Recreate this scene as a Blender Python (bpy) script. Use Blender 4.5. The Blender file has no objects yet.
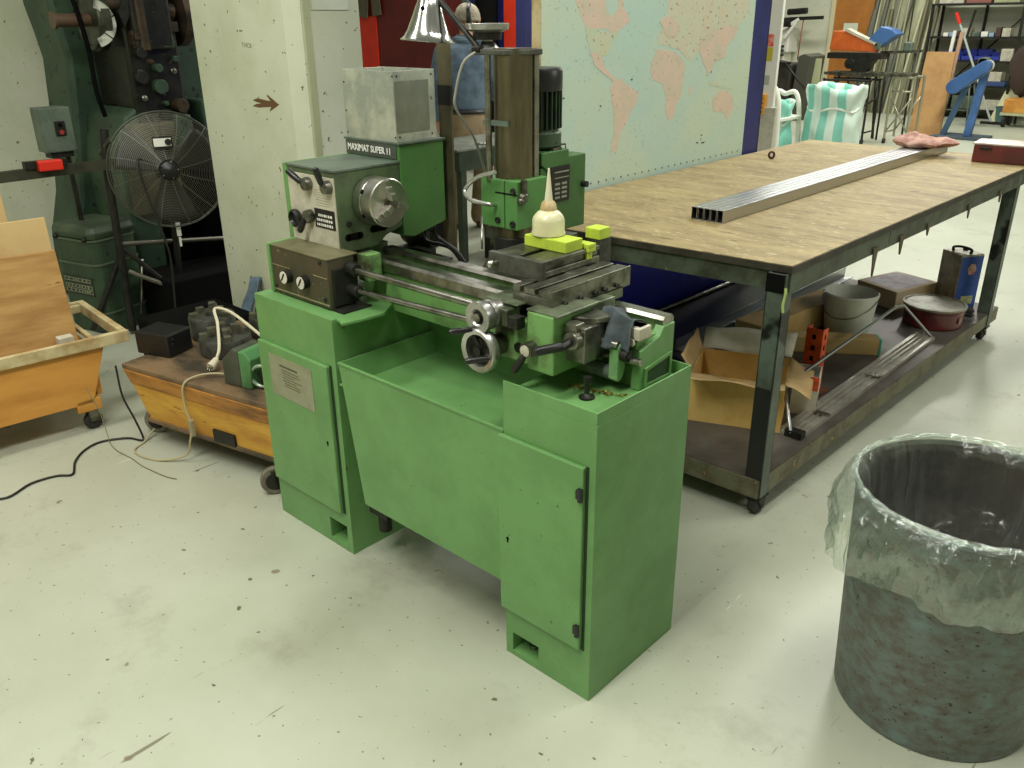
import bpy, bmesh, math, random
from mathutils import Vector, Matrix, noise
random.seed(7)
PI = math.pi
COL = bpy.context.scene.collection
V = Vector
# ------------------------------------------------------------------ materials
def lin(c):
    o = []
    for v in c:
        v /= 255.0
        o.append(v / 12.92 if v <= .04045 else ((v + .055) / 1.055) ** 2.4)
    return (*o, 1.0)
MATS = {}
def mat(name, col, rough=.5, metal=0.0, col2=None, scale=6, lo=.42, hi=.62, speck=None, bump=0.0, bscale=40, stretch=None, speck2=None, coat=0, spec=.5):
    """noise between col and col2; speck = (colour, scale, threshold)"""
    if name in MATS: return MATS[name]
    m = bpy.data.materials.new(name); m.use_nodes = True; MATS[name] = m
    nt = m.node_tree; N = nt.nodes; L = nt.links
    b = N['Principled BSDF']
    b.inputs['Roughness'].default_value = rough; b.inputs['Metallic'].default_value = metal
    b.inputs['Coat Weight'].default_value = coat; b.inputs['Specular IOR Level'].default_value = spec
    b.inputs['Base Color'].default_value = lin(col)
    tc = N.new('ShaderNodeTexCoord'); mp = N.new('ShaderNodeMapping'); L.new(tc.outputs['Object'], mp.inputs['Vector'])
    if stretch: mp.inputs['Scale'].default_value = stretch
    out = None
    if col2:
        n = N.new('ShaderNodeTexNoise'); n.inputs['Scale'].default_value = scale; n.inputs['Detail'].default_value = 6; n.inputs['Roughness'].default_value = .65
        L.new(mp.outputs[0], n.inputs['Vector'])
        r = N.new('ShaderNodeValToRGB'); r.color_ramp.elements[0].position = lo; r.color_ramp.elements[1].position = hi
        r.color_ramp.elements[0].color = lin(col); r.color_ramp.elements[1].color = lin(col2)
        L.new(n.outputs['Fac'], r.inputs['Fac']); out = r.outputs['Color']
    for k, sp in enumerate((speck, speck2)):
        if not sp: continue
        n = N.new('ShaderNodeTexNoise'); n.inputs['Scale'].default_value = sp[1]; n.inputs['Detail'].default_value = 3
        L.new(mp.outputs[0], n.inputs['Vector'])
        r = N.new('ShaderNodeValToRGB'); r.color_ramp.elements[0].position = sp[2]; r.color_ramp.elements[1].position = sp[2] + (sp[3] if len(sp) > 3 else .02)
        r.color_ramp.elements[0].color = (0, 0, 0, 1); r.color_ramp.elements[1].color = (1, 1, 1, 1)
        L.new(n.outputs['Fac'], r.inputs['Fac'])
        mx = N.new('ShaderNodeMixRGB'); L.new(r.outputs['Color'], mx.inputs['Fac'])
        if out: L.new(out, mx.inputs['Color1'])
        else: mx.inputs['Color1'].default_value = lin(col)
        mx.inputs['Color2'].default_value = lin(sp[0]); out = mx.outputs['Color']
    if out: L.new(out, b.inputs['Base Color'])
    if bump:
        n = N.new('ShaderNodeTexNoise'); n.inputs['Scale'].default_value = bscale; n.inputs['Detail'].default_value = 5
        L.new(mp.outputs[0], n.inputs['Vector'])
        bp = N.new('ShaderNodeBump'); bp.inputs['Strength'].default_value = bump; bp.inputs['Distance'].default_value = .01
        L.new(n.outputs['Fac'], bp.inputs['Height']); L.new(bp.outputs['Normal'], b.inputs['Normal'])
    return m
GREEN = mat('machine_green_paint', (106, 152, 90), .42, col2=(96, 140, 80), scale=5, speck=((60, 92, 52), 55, .72, .03), bump=.05, bscale=60)
GREEND = mat('machine_green_oily', (70, 124, 60), .4, col2=(50, 88, 44), scale=9, speck=((40, 60, 36), 40, .68))
CAST = mat('green_stained_casting', (100, 140, 78), .45, col2=(62, 62, 42), scale=11, lo=.44, hi=.6)
DKGREEN = mat('dark_green_paint', (54, 76, 52), .5, col2=(42, 58, 42), scale=5, speck=((20, 26, 20), 30, .66))
GREYG = mat('grey_green_paint', (92, 106, 92), .45, col2=(70, 82, 70), scale=8)
STEEL = mat('machined_steel', (168, 166, 156), .28, 1.0, col2=(120, 118, 108), scale=14)
STEELD = mat('oily_dark_steel', (132, 132, 118), .34, .85, col2=(80, 80, 68), scale=16)
CHROME = mat('bright_chuck_steel', (214, 212, 202), .3, 1.0, col2=(190, 186, 176), scale=30, stretch=(1, .2, .2))
ALU = mat('brushed_aluminium', (200, 200, 194), .32, .9, col2=(170, 170, 164), scale=20)
CASTI = mat('grey_cast_iron', (84, 86, 76), .55, .4, col2=(58, 58, 50), scale=20, bump=.1)
DARK = mat('dark_oily_metal', (44, 44, 38), .5, .4, col2=(26, 26, 22), scale=14)
BLACK = mat('black_plastic', (24, 24, 24), .35)
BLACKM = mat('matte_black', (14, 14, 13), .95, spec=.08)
RUBBER = mat('black_rubber', (30, 29, 27), .7, col2=(46, 44, 40), scale=30)
GBOX = mat('gearbox_brown_grime', (78, 70, 52), .5, .2, col2=(62, 68, 48), scale=10, speck=((120, 112, 88), 60, .66), bump=.06)
CREAMP = mat('worn_cream_panel', (196, 192, 172), .5, col2=(172, 168, 146), scale=12, speck=((110, 104, 84), 50, .68))
WALL = mat('cream_wall_paint', (206, 210, 184), .75, col2=(194, 199, 168), scale=2.2, speck=((104, 96, 66), 34, .69), speck2=((84, 76, 56), 13, .735), bump=.08, bscale=30)
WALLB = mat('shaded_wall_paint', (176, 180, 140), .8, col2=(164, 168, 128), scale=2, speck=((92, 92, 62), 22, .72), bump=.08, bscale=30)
FARWALL = mat('far_wall_paint', (208, 210, 188), .8, col2=(190, 192, 168), scale=1)
FLOOR = None
PLYO = mat('orange_plywood', (206, 148, 66), .6, col2=(178, 118, 44), scale=4, stretch=(1, .25, 1.4), speck=((104, 62, 26), 14, .72))
PLYB = mat('tan_plywood', (184, 146, 86), .6, col2=(156, 114, 60), scale=5, stretch=(1, .4, 2.5), speck=((120, 76, 34), 16, .73))
PLYL = mat('pale_board', (200, 172, 116), .7, col2=(190, 158, 98), scale=5)
CREAMW = mat('cream_painted_wood', (196, 182, 138), .6, col2=(160, 134, 86), scale=8)
YELW = mat('worn_yellow_timber', (206, 160, 62), .6, col2=(178, 122, 44), scale=5, stretch=(.5, 1, 2.5), speck=((90, 54, 22), 9, .64), bump=.15, bscale=20)
DECK = mat('oily_deck_board', (124, 100, 70), .6, col2=(58, 50, 38), scale=6, stretch=(.5, 1, 1), bump=.1)
BENCH = mat('bench_hardboard', (164, 146, 100), .65, col2=(122, 106, 68), scale=9, stretch=(.45, 1.6, 1), lo=.34, hi=.70, speck=((98, 80, 50), 26, .60, .12), bump=.12, bscale=60, speck2=((190, 174, 132), 60, .60, .10))
BENCHF = mat('bench_steel_paint', (84, 92, 76), .5, .3, col2=(58, 58, 46), scale=9, speck=((150, 130, 96), 30, .72))
SHELFT = mat('shelf_sheet_steel', (104, 100, 92), .5, .3, col2=(84, 78, 70), scale=4, speck=((104, 74, 48), 9, .70, .06))
CARD = mat('cardboard', (212, 178, 108), .85, col2=(198, 158, 86), scale=5)
CARDL = mat('cardboard_inside', (190, 162, 112), .85, col2=(174, 144, 96), scale=7)
WHITEC = mat('white_card', (214, 212, 198), .7, col2=(196, 192, 174), scale=9)
ORANGE = mat('orange_red_paint', (222, 84, 30), .5, col2=(170, 60, 24), scale=18)
BUCK = mat('milky_plastic', (222, 224, 212), .45, col2=(206, 208, 194), scale=6)
MAROON = mat('maroon_enamel', (104, 28, 28), .35, col2=(74, 20, 22), scale=8, coat=.3)
BLUEP = mat('deep_blue_board', (30, 36, 190), .45, col2=(24, 28, 160), scale=3)
BLUEF = mat('navy_blue_frame', (36, 42, 104), .5, col2=(28, 32, 84), scale=3)
MAPSEA = mat('map_sea_paper', (178, 204, 192), .55, col2=(190, 206, 184), scale=2.0, speck=((150, 170, 152), 70, .66), bump=.04)
MAPPINK = mat('map_pink_land', (212, 190, 172), .55, col2=(196, 190, 168), scale=9, speck=((170, 130, 118), 60, .66))
MAPBEI = mat('map_beige_land', (196, 202, 178), .55, col2=(202, 194, 170), scale=9, speck=((160, 140, 124), 55, .64))
MAPGRN = mat('map_green_land', (184, 202, 176), .55, col2=(198, 198, 168), scale=9, speck=((150, 140, 120), 60, .65))
TUBE = mat('bright_tube_steel', (186, 188, 190), .3, 1.0)
GALV = mat('scuffed_galvanised_sheet', (168, 176, 164), .42, .55, col2=(206, 208, 190), scale=9, speck=((96, 90, 66), 26, .70), bump=.08)
LIME = mat('lime_yellow_paint', (188, 208, 66), .5, col2=(170, 192, 60), scale=20, speck=((90, 90, 60), 40, .70))
CANB = mat('yellowed_translucent_plastic', (208, 206, 164), .35, col2=(196, 192, 146), scale=8, coat=.3)
CLOTH = mat('grey_blue_cloth', (72, 82, 84), .9, col2=(56, 64, 68), scale=25, bump=.3, bscale=60)
PINKR = mat('grimy_pink_cloth', (196, 158, 142), .9, col2=(150, 108, 96), scale=18, bump=.3)
TURQ = None
BLUET = mat('blue_machine_paint', (66, 106, 160), .45, col2=(52, 84, 132), scale=6)
BLUEB = mat('blue_bin_plastic', (40, 56, 150), .5)
BROWNB = mat('brown_hardboard', (176, 136, 82), .7, col2=(158, 118, 68), scale=4)
DOORM = mat('brown_door_paint', (176, 116, 48), .5, col2=(160, 102, 40), scale=3)
REDM = mat('dark_red_screen', (112, 34, 26), .5, col2=(92, 28, 22), scale=2)
ORRED = mat('bright_orange_red', (228, 58, 26), .5, col2=(214, 48, 22), scale=4)
CORDW = mat('cream_cord', (214, 206, 176), .5)
CORDK = mat('black_cord', (26, 26, 24), .5)
SKIN = mat('skin', (206, 156, 124), .55)
DENIM = mat('faded_blue_cloth', (104, 124, 138), .85, col2=(76, 92, 106), scale=9, bump=.3, bscale=14)
KHAKI = mat('khaki_cloth', (156, 136, 104), .85, col2=(132, 112, 82), scale=8, bump=.3, bscale=14)
HAIR = mat('grey_hair', (182, 172, 150), .8, col2=(150, 140, 120), scale=30)
BOOT = mat('brown_boot', (92, 70, 48), .6)
RED = mat('red_plastic', (220, 44, 26), .4)
WHITE = mat('white_paint', (226, 226, 214), .5)
PAPER = mat('white_paper', (206, 212, 188), .7, col2=(196, 202, 176), scale=3)
BRASS = mat('brass_swarf', (196, 150, 50), .35, .8, col2=(120, 80, 30), scale=60)

def floor_mat():
    m = mat('painted_concrete_floor', (184, 188, 168), .42, col2=(172, 176, 154), scale=1.6, lo=.35, hi=.7, speck=((104, 98, 76), 19, .715, .012), speck2=((92, 86, 66), 60, .70, .02), bump=.05, bscale=40)
    nt = m.node_tree; N = nt.nodes; L = nt.links; b = N['Principled BSDF']
    src = b.inputs['Base Color'].links[0].from_socket
    tc = N.new('ShaderNodeTexCoord')
    # grubby worn patches
    n = N.new('ShaderNodeTexNoise'); n.inputs['Scale'].default_value = 2.3; n.inputs['Detail'].default_value = 8; n.inputs['Roughness'].default_value = .7
    L.new(tc.outputs['Object'], n.inputs['Vector'])
    r = N.new('ShaderNodeValToRGB'); r.color_ramp.elements[0].position = .55; r.color_ramp.elements[1].position = .8
    r.color_ramp.elements[0].color = (0, 0, 0, 1); r.color_ramp.elements[1].color = (.75, .75, .75, 1)
    L.new(n.outputs['Fac'], r.inputs['Fac'])
    mx = N.new('ShaderNodeMixRGB'); L.new(r.outputs['Color'], mx.inputs['Fac']); L.new(src, mx.inputs['Color1']); mx.inputs['Color2'].default_value = lin((132, 132, 108))
    # dirt at the lathe's feet, darker round spots under lathe and dolly
    col = mx.outputs['Color']
    for (sx, sy, rad, amt) in ((-1.75, 1.1, .26, .55), (-2.3, 1.2, .22, .35), (-1.15, 1.12, .22, .35), (-1.6, 1.55, .4, .7), (-1.0, 1.9, .25, .35), (-3.1, 1.7, .5, .6), (-.7, 2.5, .3, .4), (-1.9, 1.3, .25, .4)):
        vm = N.new('ShaderNodeVectorMath'); vm.operation = 'DISTANCE'; vm.inputs[1].default_value = (sx, sy, 0)
        L.new(tc.outputs['Object'], vm.inputs[0])
        mr = N.new('ShaderNodeMapRange'); mr.inputs['From Min'].default_value = rad; mr.inputs['From Max'].default_value = rad * .2
        mr.inputs['To Min'].default_value = 0; mr.inputs['To Max'].default_value = amt
        L.new(vm.outputs['Value'], mr.inputs['Value'])
        mu = N.new('ShaderNodeMath'); mu.operation = 'MULTIPLY'; L.new(mr.outputs[0], mu.inputs[0]); L.new(n.outputs['Fac'], mu.inputs[1])
        m2 = N.new('ShaderNodeMixRGB'); L.new(mu.outputs[0], m2.inputs['Fac']); L.new(col, m2.inputs['Color1']); m2.inputs['Color2'].default_value = lin((96, 94, 70)); col = m2.outputs['Color']
    for (rot, sc, th, c_) in ((.6, (34, 1.6, 1), .735, (96, 92, 70)), (-.9, (30, 1.8, 1), .74, (104, 98, 78)), (1.9, (38, 2.2, 1), .745, (232, 232, 214)), (.1, (5.5, 5.5, 1), .735, (122, 108, 90))):
        mp = N.new('ShaderNodeMapping'); mp.inputs['Rotation'].default_value = (0, 0, rot); mp.inputs['Scale'].default_value = sc; L.new(tc.outputs['Object'], mp.inputs['Vector'])
        n2 = N.new('ShaderNodeTexNoise'); n2.inputs['Scale'].default_value = 1.4; n2.inputs['Detail'].default_value = 2.5; L.new(mp.outputs[0], n2.inputs['Vector'])
        r2_ = N.new('ShaderNodeValToRGB'); r2_.color_ramp.elements[0].position = th; r2_.color_ramp.elements[1].position = th + .015; r2_.color_ramp.elements[0].color = (0, 0, 0, 1); r2_.color_ramp.elements[1].color = (.8, .8, .8, 1)
        L.new(n2.outputs['Fac'], r2_.inputs['Fac']); m2 = N.new('ShaderNodeMixRGB'); L.new(r2_.outputs['Color'], m2.inputs['Fac']); L.new(col, m2.inputs['Color1']); m2.inputs['Color2'].default_value = lin(c_); col = m2.outputs['Color']
    L.new(col, b.inputs['Base Color'])
    return m
FLOOR = floor_mat()
def stripe_mat():
    m = bpy.data.materials.new('turquoise_striped_plastic'); m.use_nodes = True; nt = m.node_tree; N = nt.nodes; L = nt.links
    b = N['Principled BSDF']; b.inputs['Roughness'].default_value = .45
    tc = N.new('ShaderNodeTexCoord'); w = N.new('ShaderNodeTexWave'); w.inputs['Scale'].default_value = 2.6; w.inputs['Distortion'].default_value = 1.2; w.bands_direction = 'X'
    L.new(tc.outputs['Object'], w.inputs['Vector'])
    r = N.new('ShaderNodeValToRGB'); r.color_ramp.elements[0].position = .4; r.color_ramp.elements[1].position = .52
    r.color_ramp.elements[0].color = lin((132, 202, 184)); r.color_ramp.elements[1].color = lin((214, 232, 218))
    L.new(w.outputs['Fac'], r.inputs['Fac']); L.new(r.outputs['Color'], b.inputs['Base Color'])
    return m
TURQ = stripe_mat()
def drum_mat():
    m = mat('rusted_grey_drum', (104, 116, 110), .5, .2, col2=(92, 88, 78), scale=22, lo=.40, hi=.62, stretch=(1, 1, 1.6), speck=((56, 50, 46), 60, .64, .06), speck2=((108, 126, 122), 14, .60, .12), bump=.12)
    return m
DRUM = drum_mat()
def bag_mat():
    m = bpy.data.materials.new('clear_plastic_film'); m.use_nodes = True; nt = m.node_tree; N = nt.nodes; L = nt.links
    N.clear(); o = N.new('ShaderNodeOutputMaterial')
    tr = N.new('ShaderNodeBsdfTransparent'); tr.inputs[0].default_value = (.93, .96, .93, 1)
    gl = N.new('ShaderNodeBsdfGlossy'); gl.inputs['Roughness'].default_value = .16; gl.inputs[0].default_value = (.95, 1, .95, 1)
    df = N.new('ShaderNodeBsdfDiffuse'); df.inputs[0].default_value = (.5, .56, .5, 1)
    tc = N.new('ShaderNodeTexCoord'); mp = N.new('ShaderNodeMapping'); mp.inputs['Scale'].default_value = (1, 1, .3)
    n = N.new('ShaderNodeTexNoise'); n.inputs['Scale'].default_value = 24; n.inputs['Detail'].default_value = 5; n.inputs['Distortion'].default_value = .8
    L.new(tc.outputs['Object'], mp.inputs[0]); L.new(mp.outputs[0], n.inputs['Vector'])
    bp = N.new('ShaderNodeBump'); bp.inputs['Strength'].default_value = .9; bp.inputs['Distance'].default_value = .02; L.new(n.outputs['Fac'], bp.inputs['Height'])
    L.new(bp.outputs[0], gl.inputs['Normal'])
    a = N.new('ShaderNodeMixShader'); a.inputs[0].default_value = .72; L.new(df.outputs[0], a.inputs[1]); L.new(gl.outputs[0], a.inputs[2])
    fr = N.new('ShaderNodeLayerWeight'); fr.inputs[0].default_value = .35; L.new(bp.outputs[0], fr.inputs['Normal'])
    mr = N.new('ShaderNodeMapRange'); mr.inputs['To Min'].default_value = .13; mr.inputs['To Max'].default_value = .62; L.new(fr.outputs['Facing'], mr.inputs['Value'])
    b = N.new('ShaderNodeMixShader'); L.new(mr.outputs[0], b.inputs[0]); L.new(tr.outputs[0], b.inputs[1]); L.new(a.outputs[0], b.inputs[2])
    L.new(b.outputs[0], o.inputs['Surface'])
    return m
BAG = bag_mat()

# ------------------------------------------------------------------ mesh building
class MB:
    def __init__(s): s.bm = bmesh.new(); s.M = Matrix.Identity(4); s.mi = 0
    def v(s, p): return s.bm.verts.new(s.M @ V(p))
    def f(s, vs, smooth=False):
        try: q = s.bm.faces.new(vs)
        except ValueError: return
        q.material_index = s.mi; q.smooth = smooth; return q
    def hexa(s, p):
        a = [s.v(q) for q in p]
        for i in ((0, 3, 2, 1), (4, 5, 6, 7), (0, 1, 5, 4), (1, 2, 6, 5), (2, 3, 7, 6), (3, 0, 4, 7)): s.f([a[j] for j in i])
        return s
    def box(s, x0, x1, y0, y1, z0, z1):
        return s.hexa([(x0, y0, z0), (x1, y0, z0), (x1, y1, z0), (x0, y1, z0), (x0, y0, z1), (x1, y0, z1), (x1, y1, z1), (x0, y1, z1)])
    def beam(s, p0, p1, w, h, up=(0, 0, 1)):
        p0 = V(p0); p1 = V(p1); d = (p1 - p0).normalized(); u = V(up)
        if abs(d.dot(u)) > .98: u = V((0, 1, 0))
        r = d.cross(u).normalized() * w / 2; u = r.cross(d).normalized() * h / 2
        return s.hexa([p0 - r - u, p0 + r - u, p1 + r - u, p1 - r - u, p0 - r + u, p0 + r + u, p1 + r + u, p1 - r + u])
    def prism(s, pts, axis, a, b):
        def mk(q, t):
            return {'x': (t, q[0], q[1]), 'y': (q[0], t, q[1]), 'z': (q[0], q[1], t)}[axis]
        A = [s.v(mk(q, a)) for q in pts]; B = [s.v(mk(q, b)) for q in pts]
        s.f(A[::-1]); s.f(B); n = len(pts)
        for i in range(n): s.f([A[i], A[(i + 1) % n], B[(i + 1) % n], B[i]])
        return s
    def lathe(s, prof, o, d, n=24, caps=True):
        o = V(o); d = V(d).normalized(); a = d.orthogonal().normalized(); b = d.cross(a)
        R = []
        for r, h in prof:
            r = max(r, 1e-5)
            R.append([s.v(o + d * h + (a * math.cos(2 * PI * k / n) + b * math.sin(2 * PI * k / n)) * r) for k in range(n)])
        for i in range(len(R) - 1):
            for k in range(n): s.f([R[i][k], R[i][(k + 1) % n], R[i + 1][(k + 1) % n], R[i + 1][k]], True)
        if caps:
            if prof[0][0] > 1e-4: s.f(R[0][::-1])
            if prof[-1][0] > 1e-4: s.f(R[-1])
        return s
    def cyl(s, p0, p1, r0, r1=None, n=20):
        p0 = V(p0); p1 = V(p1)
        return s.lathe([(r0, 0), (r0 if r1 is None else r1, (p1 - p0).length)], p0, p1 - p0, n)
    def tube(s, pts, r, n=8, closed=False):
        pts = [V(p) for p in pts]; m = len(pts); R = []
        prev = None
        for i, p in enumerate(pts):
            t = (pts[(i + 1) % m] - pts[i - 1]) if closed else (pts[min(i + 1, m - 1)] - pts[max(i - 1, 0)])
            t.normalize()
            if prev is None: a = t.orthogonal().normalized()
            else:
                a = prev - t * prev.dot(t); a.normalize()
            prev = a; b = t.cross(a)
            R.append([s.v(p + (a * math.cos(2 * PI * k / n) + b * math.sin(2 * PI * k / n)) * r) for k in range(n)])
        for i in range(m if closed else m - 1):
            for k in range(n): s.f([R[i][k], R[i][(k + 1) % n], R[(i + 1) % m][(k + 1) % n], R[(i + 1) % m][k]], True)
        if not closed: s.f(R[0][::-1]); s.f(R[-1])
        return s
    def ring(s, c, d, R, r, n=40, m=8):
        c = V(c); d = V(d).normalized(); a = d.orthogonal().normalized(); b = d.cross(a)
        return s.tube([c + (a * math.cos(2 * PI * k / n) + b * math.sin(2 * PI * k / n)) * R for k in range(n)], r, m, True)
    def ball(s, c, r, n=12, sc=(1, 1, 1)):
        c = V(c); rows = []
        for i in range(n // 2 + 1):
            th = PI * i / (n // 2); rows.append([s.v(c + V((math.sin(th) * math.cos(2 * PI * k / n) * sc[0], math.sin(th) * math.sin(2 * PI * k / n) * sc[1], math.cos(th) * sc[2])) * max(r, 1e-5)) for k in range(n)])
        for i in range(len(rows) - 1):
            for k in range(n): s.f([rows[i][k], rows[i + 1][k], rows[i + 1][(k + 1) % n], rows[i][(k + 1) % n]], True)
        return s
    def grid(s, fn, nu, nv, closed=False):
        G = [[s.v(fn(i / (nu - (0 if closed else 1)), j / (nv - 1))) for j in range(nv)] for i in range(nu)]
        for i in range(nu if closed else nu - 1):
            for j in range(nv - 1): s.f([G[i][j], G[(i + 1) % nu][j], G[(i + 1) % nu][j + 1], G[i][j + 1]], True)
        return s
    def crumple(s, amp, fr, seed=0):
        for q in s.bm.verts: q.co += noise.noise_vector(q.co * fr + V((seed, 0, 0))) * amp
        return s
POS = {}
def tag(o, label=None, cat=None, group=None, kind=None):
    if label: o['label'] = label
    if cat: o['category'] = cat
    if group: o['group'] = group
    if kind: o['kind'] = kind
    return o
def thing(name, label, cat, loc=(0, 0, 0), group=None):
    o = bpy.data.objects.new(name, None); o.empty_display_size = .1; COL.objects.link(o); o.location = loc
    POS[o.name] = V(loc); return tag(o, label, cat, group)
def ob(name, mb, m, parent=None, bevel=0.0, base=None, label=None, local=False, keep=False, solid=0):
    """mb holds world coordinates; the object's origin goes to its thing's base"""
    me = bpy.data.meshes.new(name)
    o = bpy.data.objects.new(name, me); COL.objects.link(o)
    if parent is not None:
        P = POS[parent.name]; off = P; POS[o.name] = P; o.parent = parent
    else:
        if base is None:
            cs = [q.co for q in mb.bm.verts]
            base = ((min(c.x for c in cs) + max(c.x for c in cs)) / 2, (min(c.y for c in cs) + max(c.y for c in cs)) / 2, min(c.z for c in cs))
        off = V(base); POS[o.name] = off; o.location = off
    if not local:
        for q in mb.bm.verts: q.co -= off
    if not keep: bmesh.ops.recalc_face_normals(mb.bm, faces=mb.bm.faces)
    for e in mb.bm.edges:
        if len(e.link_faces) == 2 and e.calc_face_angle(0) > math.radians(38): e.smooth = False
    mb.bm.to_mesh(me); mb.bm.free()
    for q in (m if isinstance(m, (list, tuple)) else [m]): me.materials.append(q)
    if solid:
        md = o.modifiers.new('s', 'SOLIDIFY'); md.thickness = solid; md.offset = 0
    if bevel:
        md = o.modifiers.new('b', 'BEVEL'); md.width = bevel; md.segments = 2; md.limit_method = 'ANGLE'; md.angle_limit = math.radians(40); md.harden_normals = False
    if label: o['label'] = label
    return o
def single(name, mb, m, label, cat, group=None, **k): return tag(ob(name, mb, m, None, **k), label, cat, group)
def struct(name, mb, m, **k): return tag(ob(name, mb, m, None, base=(0, 0, 0), **k), kind='structure')
def dup(root, loc, rz=0, label=None, group=None):
    r = root.copy(); COL.objects.link(r); r.location = loc; r.rotation_euler = (0, 0, rz)
    if label: r['label'] = label
    if group: r['group'] = group
    for ch in list(root.children):
        c = ch.copy(); COL.objects.link(c); c.parent = r
        for g in ch.children:
            d = g.copy(); COL.objects.link(d); d.parent = c
    return r
def text_mesh(mb, body, size, origin, right, up, depth=.0008, bold=0.0, width=None):
    cu = bpy.data.curves.new('t', 'FONT'); cu.body = body; cu.size = size; cu.extrude = depth; cu.offset = bold; cu.align_x = 'LEFT'; cu.resolution_u = 2
    o = bpy.data.objects.new('t', cu); COL.objects.link(o)
    dg = bpy.context.evaluated_depsgraph_get(); dg.update()
    me = bpy.data.meshes.new_from_object(o.evaluated_get(dg))
    r = V(right).normalized(); u = V(up).normalized(); n = r.cross(u); O = V(origin)
    xs = [q.co.x for q in me.vertices]; k = 1 if not width else width / max(1e-6, max(xs) - min(xs))
    vs = [mb.v(O + r * q.co.x * k + u * q.co.y + n * q.co.z) for q in me.vertices]
    for p in me.polygons: mb.f([vs[i] for i in p.vertices])
    bpy.data.objects.remove(o); bpy.data.meshes.remove(me); bpy.data.curves.remove(cu)
    return mb
def bez(pts, n=8):
    """Catmull-Rom through points"""
    P = [V(p) for p in pts]; P = [P[0] * 2 - P[1]] + P + [P[-1] * 2 - P[-2]]; o = []
    for i in range(1, len(P) - 2):
        for k in range(n):
            t = k / n; a, b, c, d = P[i - 1], P[i], P[i + 1], P[i + 2]
            o.append(.5 * ((2 * b) + (c - a) * t + (2 * a - 5 * b + 4 * c - d) * t * t + (3 * b - a - 3 * c + d) * t ** 3))
    o.append(P[-2]); return o

# ------------------------------------------------------------------ camera
cam = bpy.data.cameras.new('camera'); co = bpy.data.objects.new('camera', cam); COL.objects.link(co)
F_, PT, RO, YA = 853.222, .405506, -.0100117, 2.322159
fw = V((math.cos(YA) * math.cos(PT), math.sin(YA) * math.cos(PT), -math.sin(PT)))
rt = V((math.sin(YA), -math.cos(YA), 0)); up = rt.cross(fw)
r2 = math.cos(RO) * rt + math.sin(RO) * up; u2 = -math.sin(RO) * rt + math.cos(RO) * up
R = Matrix((r2, u2, -fw)).transposed().to_4x4(); R.translation = (0, 0, 1.65)
co.matrix_world = R; cam.sensor_width = 36; cam.lens = F_ / 1024 * 36; cam.clip_start = .05; cam.clip_end = 100
bpy.context.scene.camera = co
# ------------------------------------------------------------------ the room
struct('floor', MB().box(-15, 5, -5, 18, -.1, 0), FLOOR)
struct('wall_left', MB().box(-6.5, -6.3, -5, 3.6, 0, 4.2), WALL)
struct('wall_back', MB().box(-15, 5, 17, 17.2, 0, 4.2), FARWALL)
struct('wall_right', MB().box(4.8, 5, -5, 17, 0, 4.2), FARWALL)
struct('wall_front', MB().box(-6.3, 4.8, -5.2, -5, 0, 4.2), FARWALL)
struct('wall_side', MB().box(-15.2, -15, 3.4, 17, 0, 4.2), FARWALL)
# concrete column: a chamfered pier
pc = MB(); pc.prism([(-4.3, 2.3), (-3.50, 2.3), (-3.45, 2.36), (-3.45, 2.68), (-4.3, 2.68)], 'z', 0, 4.2)
struct('wall_column', pc, WALL)
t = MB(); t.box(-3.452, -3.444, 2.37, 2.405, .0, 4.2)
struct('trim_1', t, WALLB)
# sheet of paper taped high on the column's shaded side
single('paper_notice', MB().box(-3.449, -3.446, 2.42, 2.62, 1.69, 2.0), PAPER, 'pale blank paper notice taped high on the shaded side of the column', 'notice')
# painted arrow and pencilled scribble on the column
m = MB()
def ay(x, z): return (x, z)
a = [(-3.825, 1.300), (-3.78, 1.310), (-3.70, 1.303), (-3.672, 1.303), (-3.70, 1.325), (-3.695, 1.330), (-3.605, 1.290), (-3.69, 1.255), (-3.672, 1.277), (-3.74, 1.272), (-3.775, 1.268), (-3.832, 1.272), (-3.80, 1.283), (-3.75, 1.288), (-3.80, 1.294)]
m.prism(a, 'y', 2.2985, 2.2999)
struct('trim_2', m, mat('brown_arrow_paint', (104, 74, 48), .8))
m = MB(); text_mesh(m, 'THICK', .030, (-3.865, 2.2995, 1.535), (1, 0, -.05), (0, 0, 1), .0003)
struct('trim_3', m, mat('pencil_grey', (120, 126, 104), .8))

# ------------------------------------------------------------------ the lathe
L_ = thing('metal_lathe', 'green metal turning lathe on a two-pedestal cabinet, standing in the middle of the floor', 'lathe', (-1.75, 1.59, 0))
F = 1.393; B = 1.785
def cabinet(x0, x1, hx0, hx1, hz0, hz1, ztop):
    m = MB(); m.box(x0, x1, F + .07, B, 0, ztop); m.box(x0, x1, F, F + .07, hz1, ztop)
    m.box(x1 - .001, x1 + .0008, F, B, 0, ztop); m.box(x0 - .0008, x0 + .001, F, B, 0, ztop)
    m.box(x0, hx0, F, F + .07, 0, hz1); m.box(hx1, x1, F, F + .07, 0, hz1); m.box(hx0, hx1, F, F + .07, 0, hz0)
    return m
rc = cabinet(-1.332, -1.04, -1.307, -1.213, .018, .078, .80)
for q in ((-1.332, -1.04, F, F + .004), (-1.332, -1.04, B - .004, B), (-1.044, -1.04, F + .004, B - .004)): rc.box(*q, .80, .833)
rcab = ob('right_pedestal', rc, GREEN, L_, .002)
ob('levelling_bolt', MB().lathe([(.012, 0), (.012, .012), (.006, .013), (.006, .035), (.004, .04)], (-1.268, F + .045, .018), (0, 0, 1), 10), STEEL, rcab)
ob('foot_recess', MB().box(-1.306, -1.214, F + .066, F + .0695, .019, .077), BLACKM, rcab)
m = MB(); m.box(-1.340, -1.066, F - .013, F + .001, .158, .688)
rdoor = ob('pedestal_door', m, GREEN, L_, .003)
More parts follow.
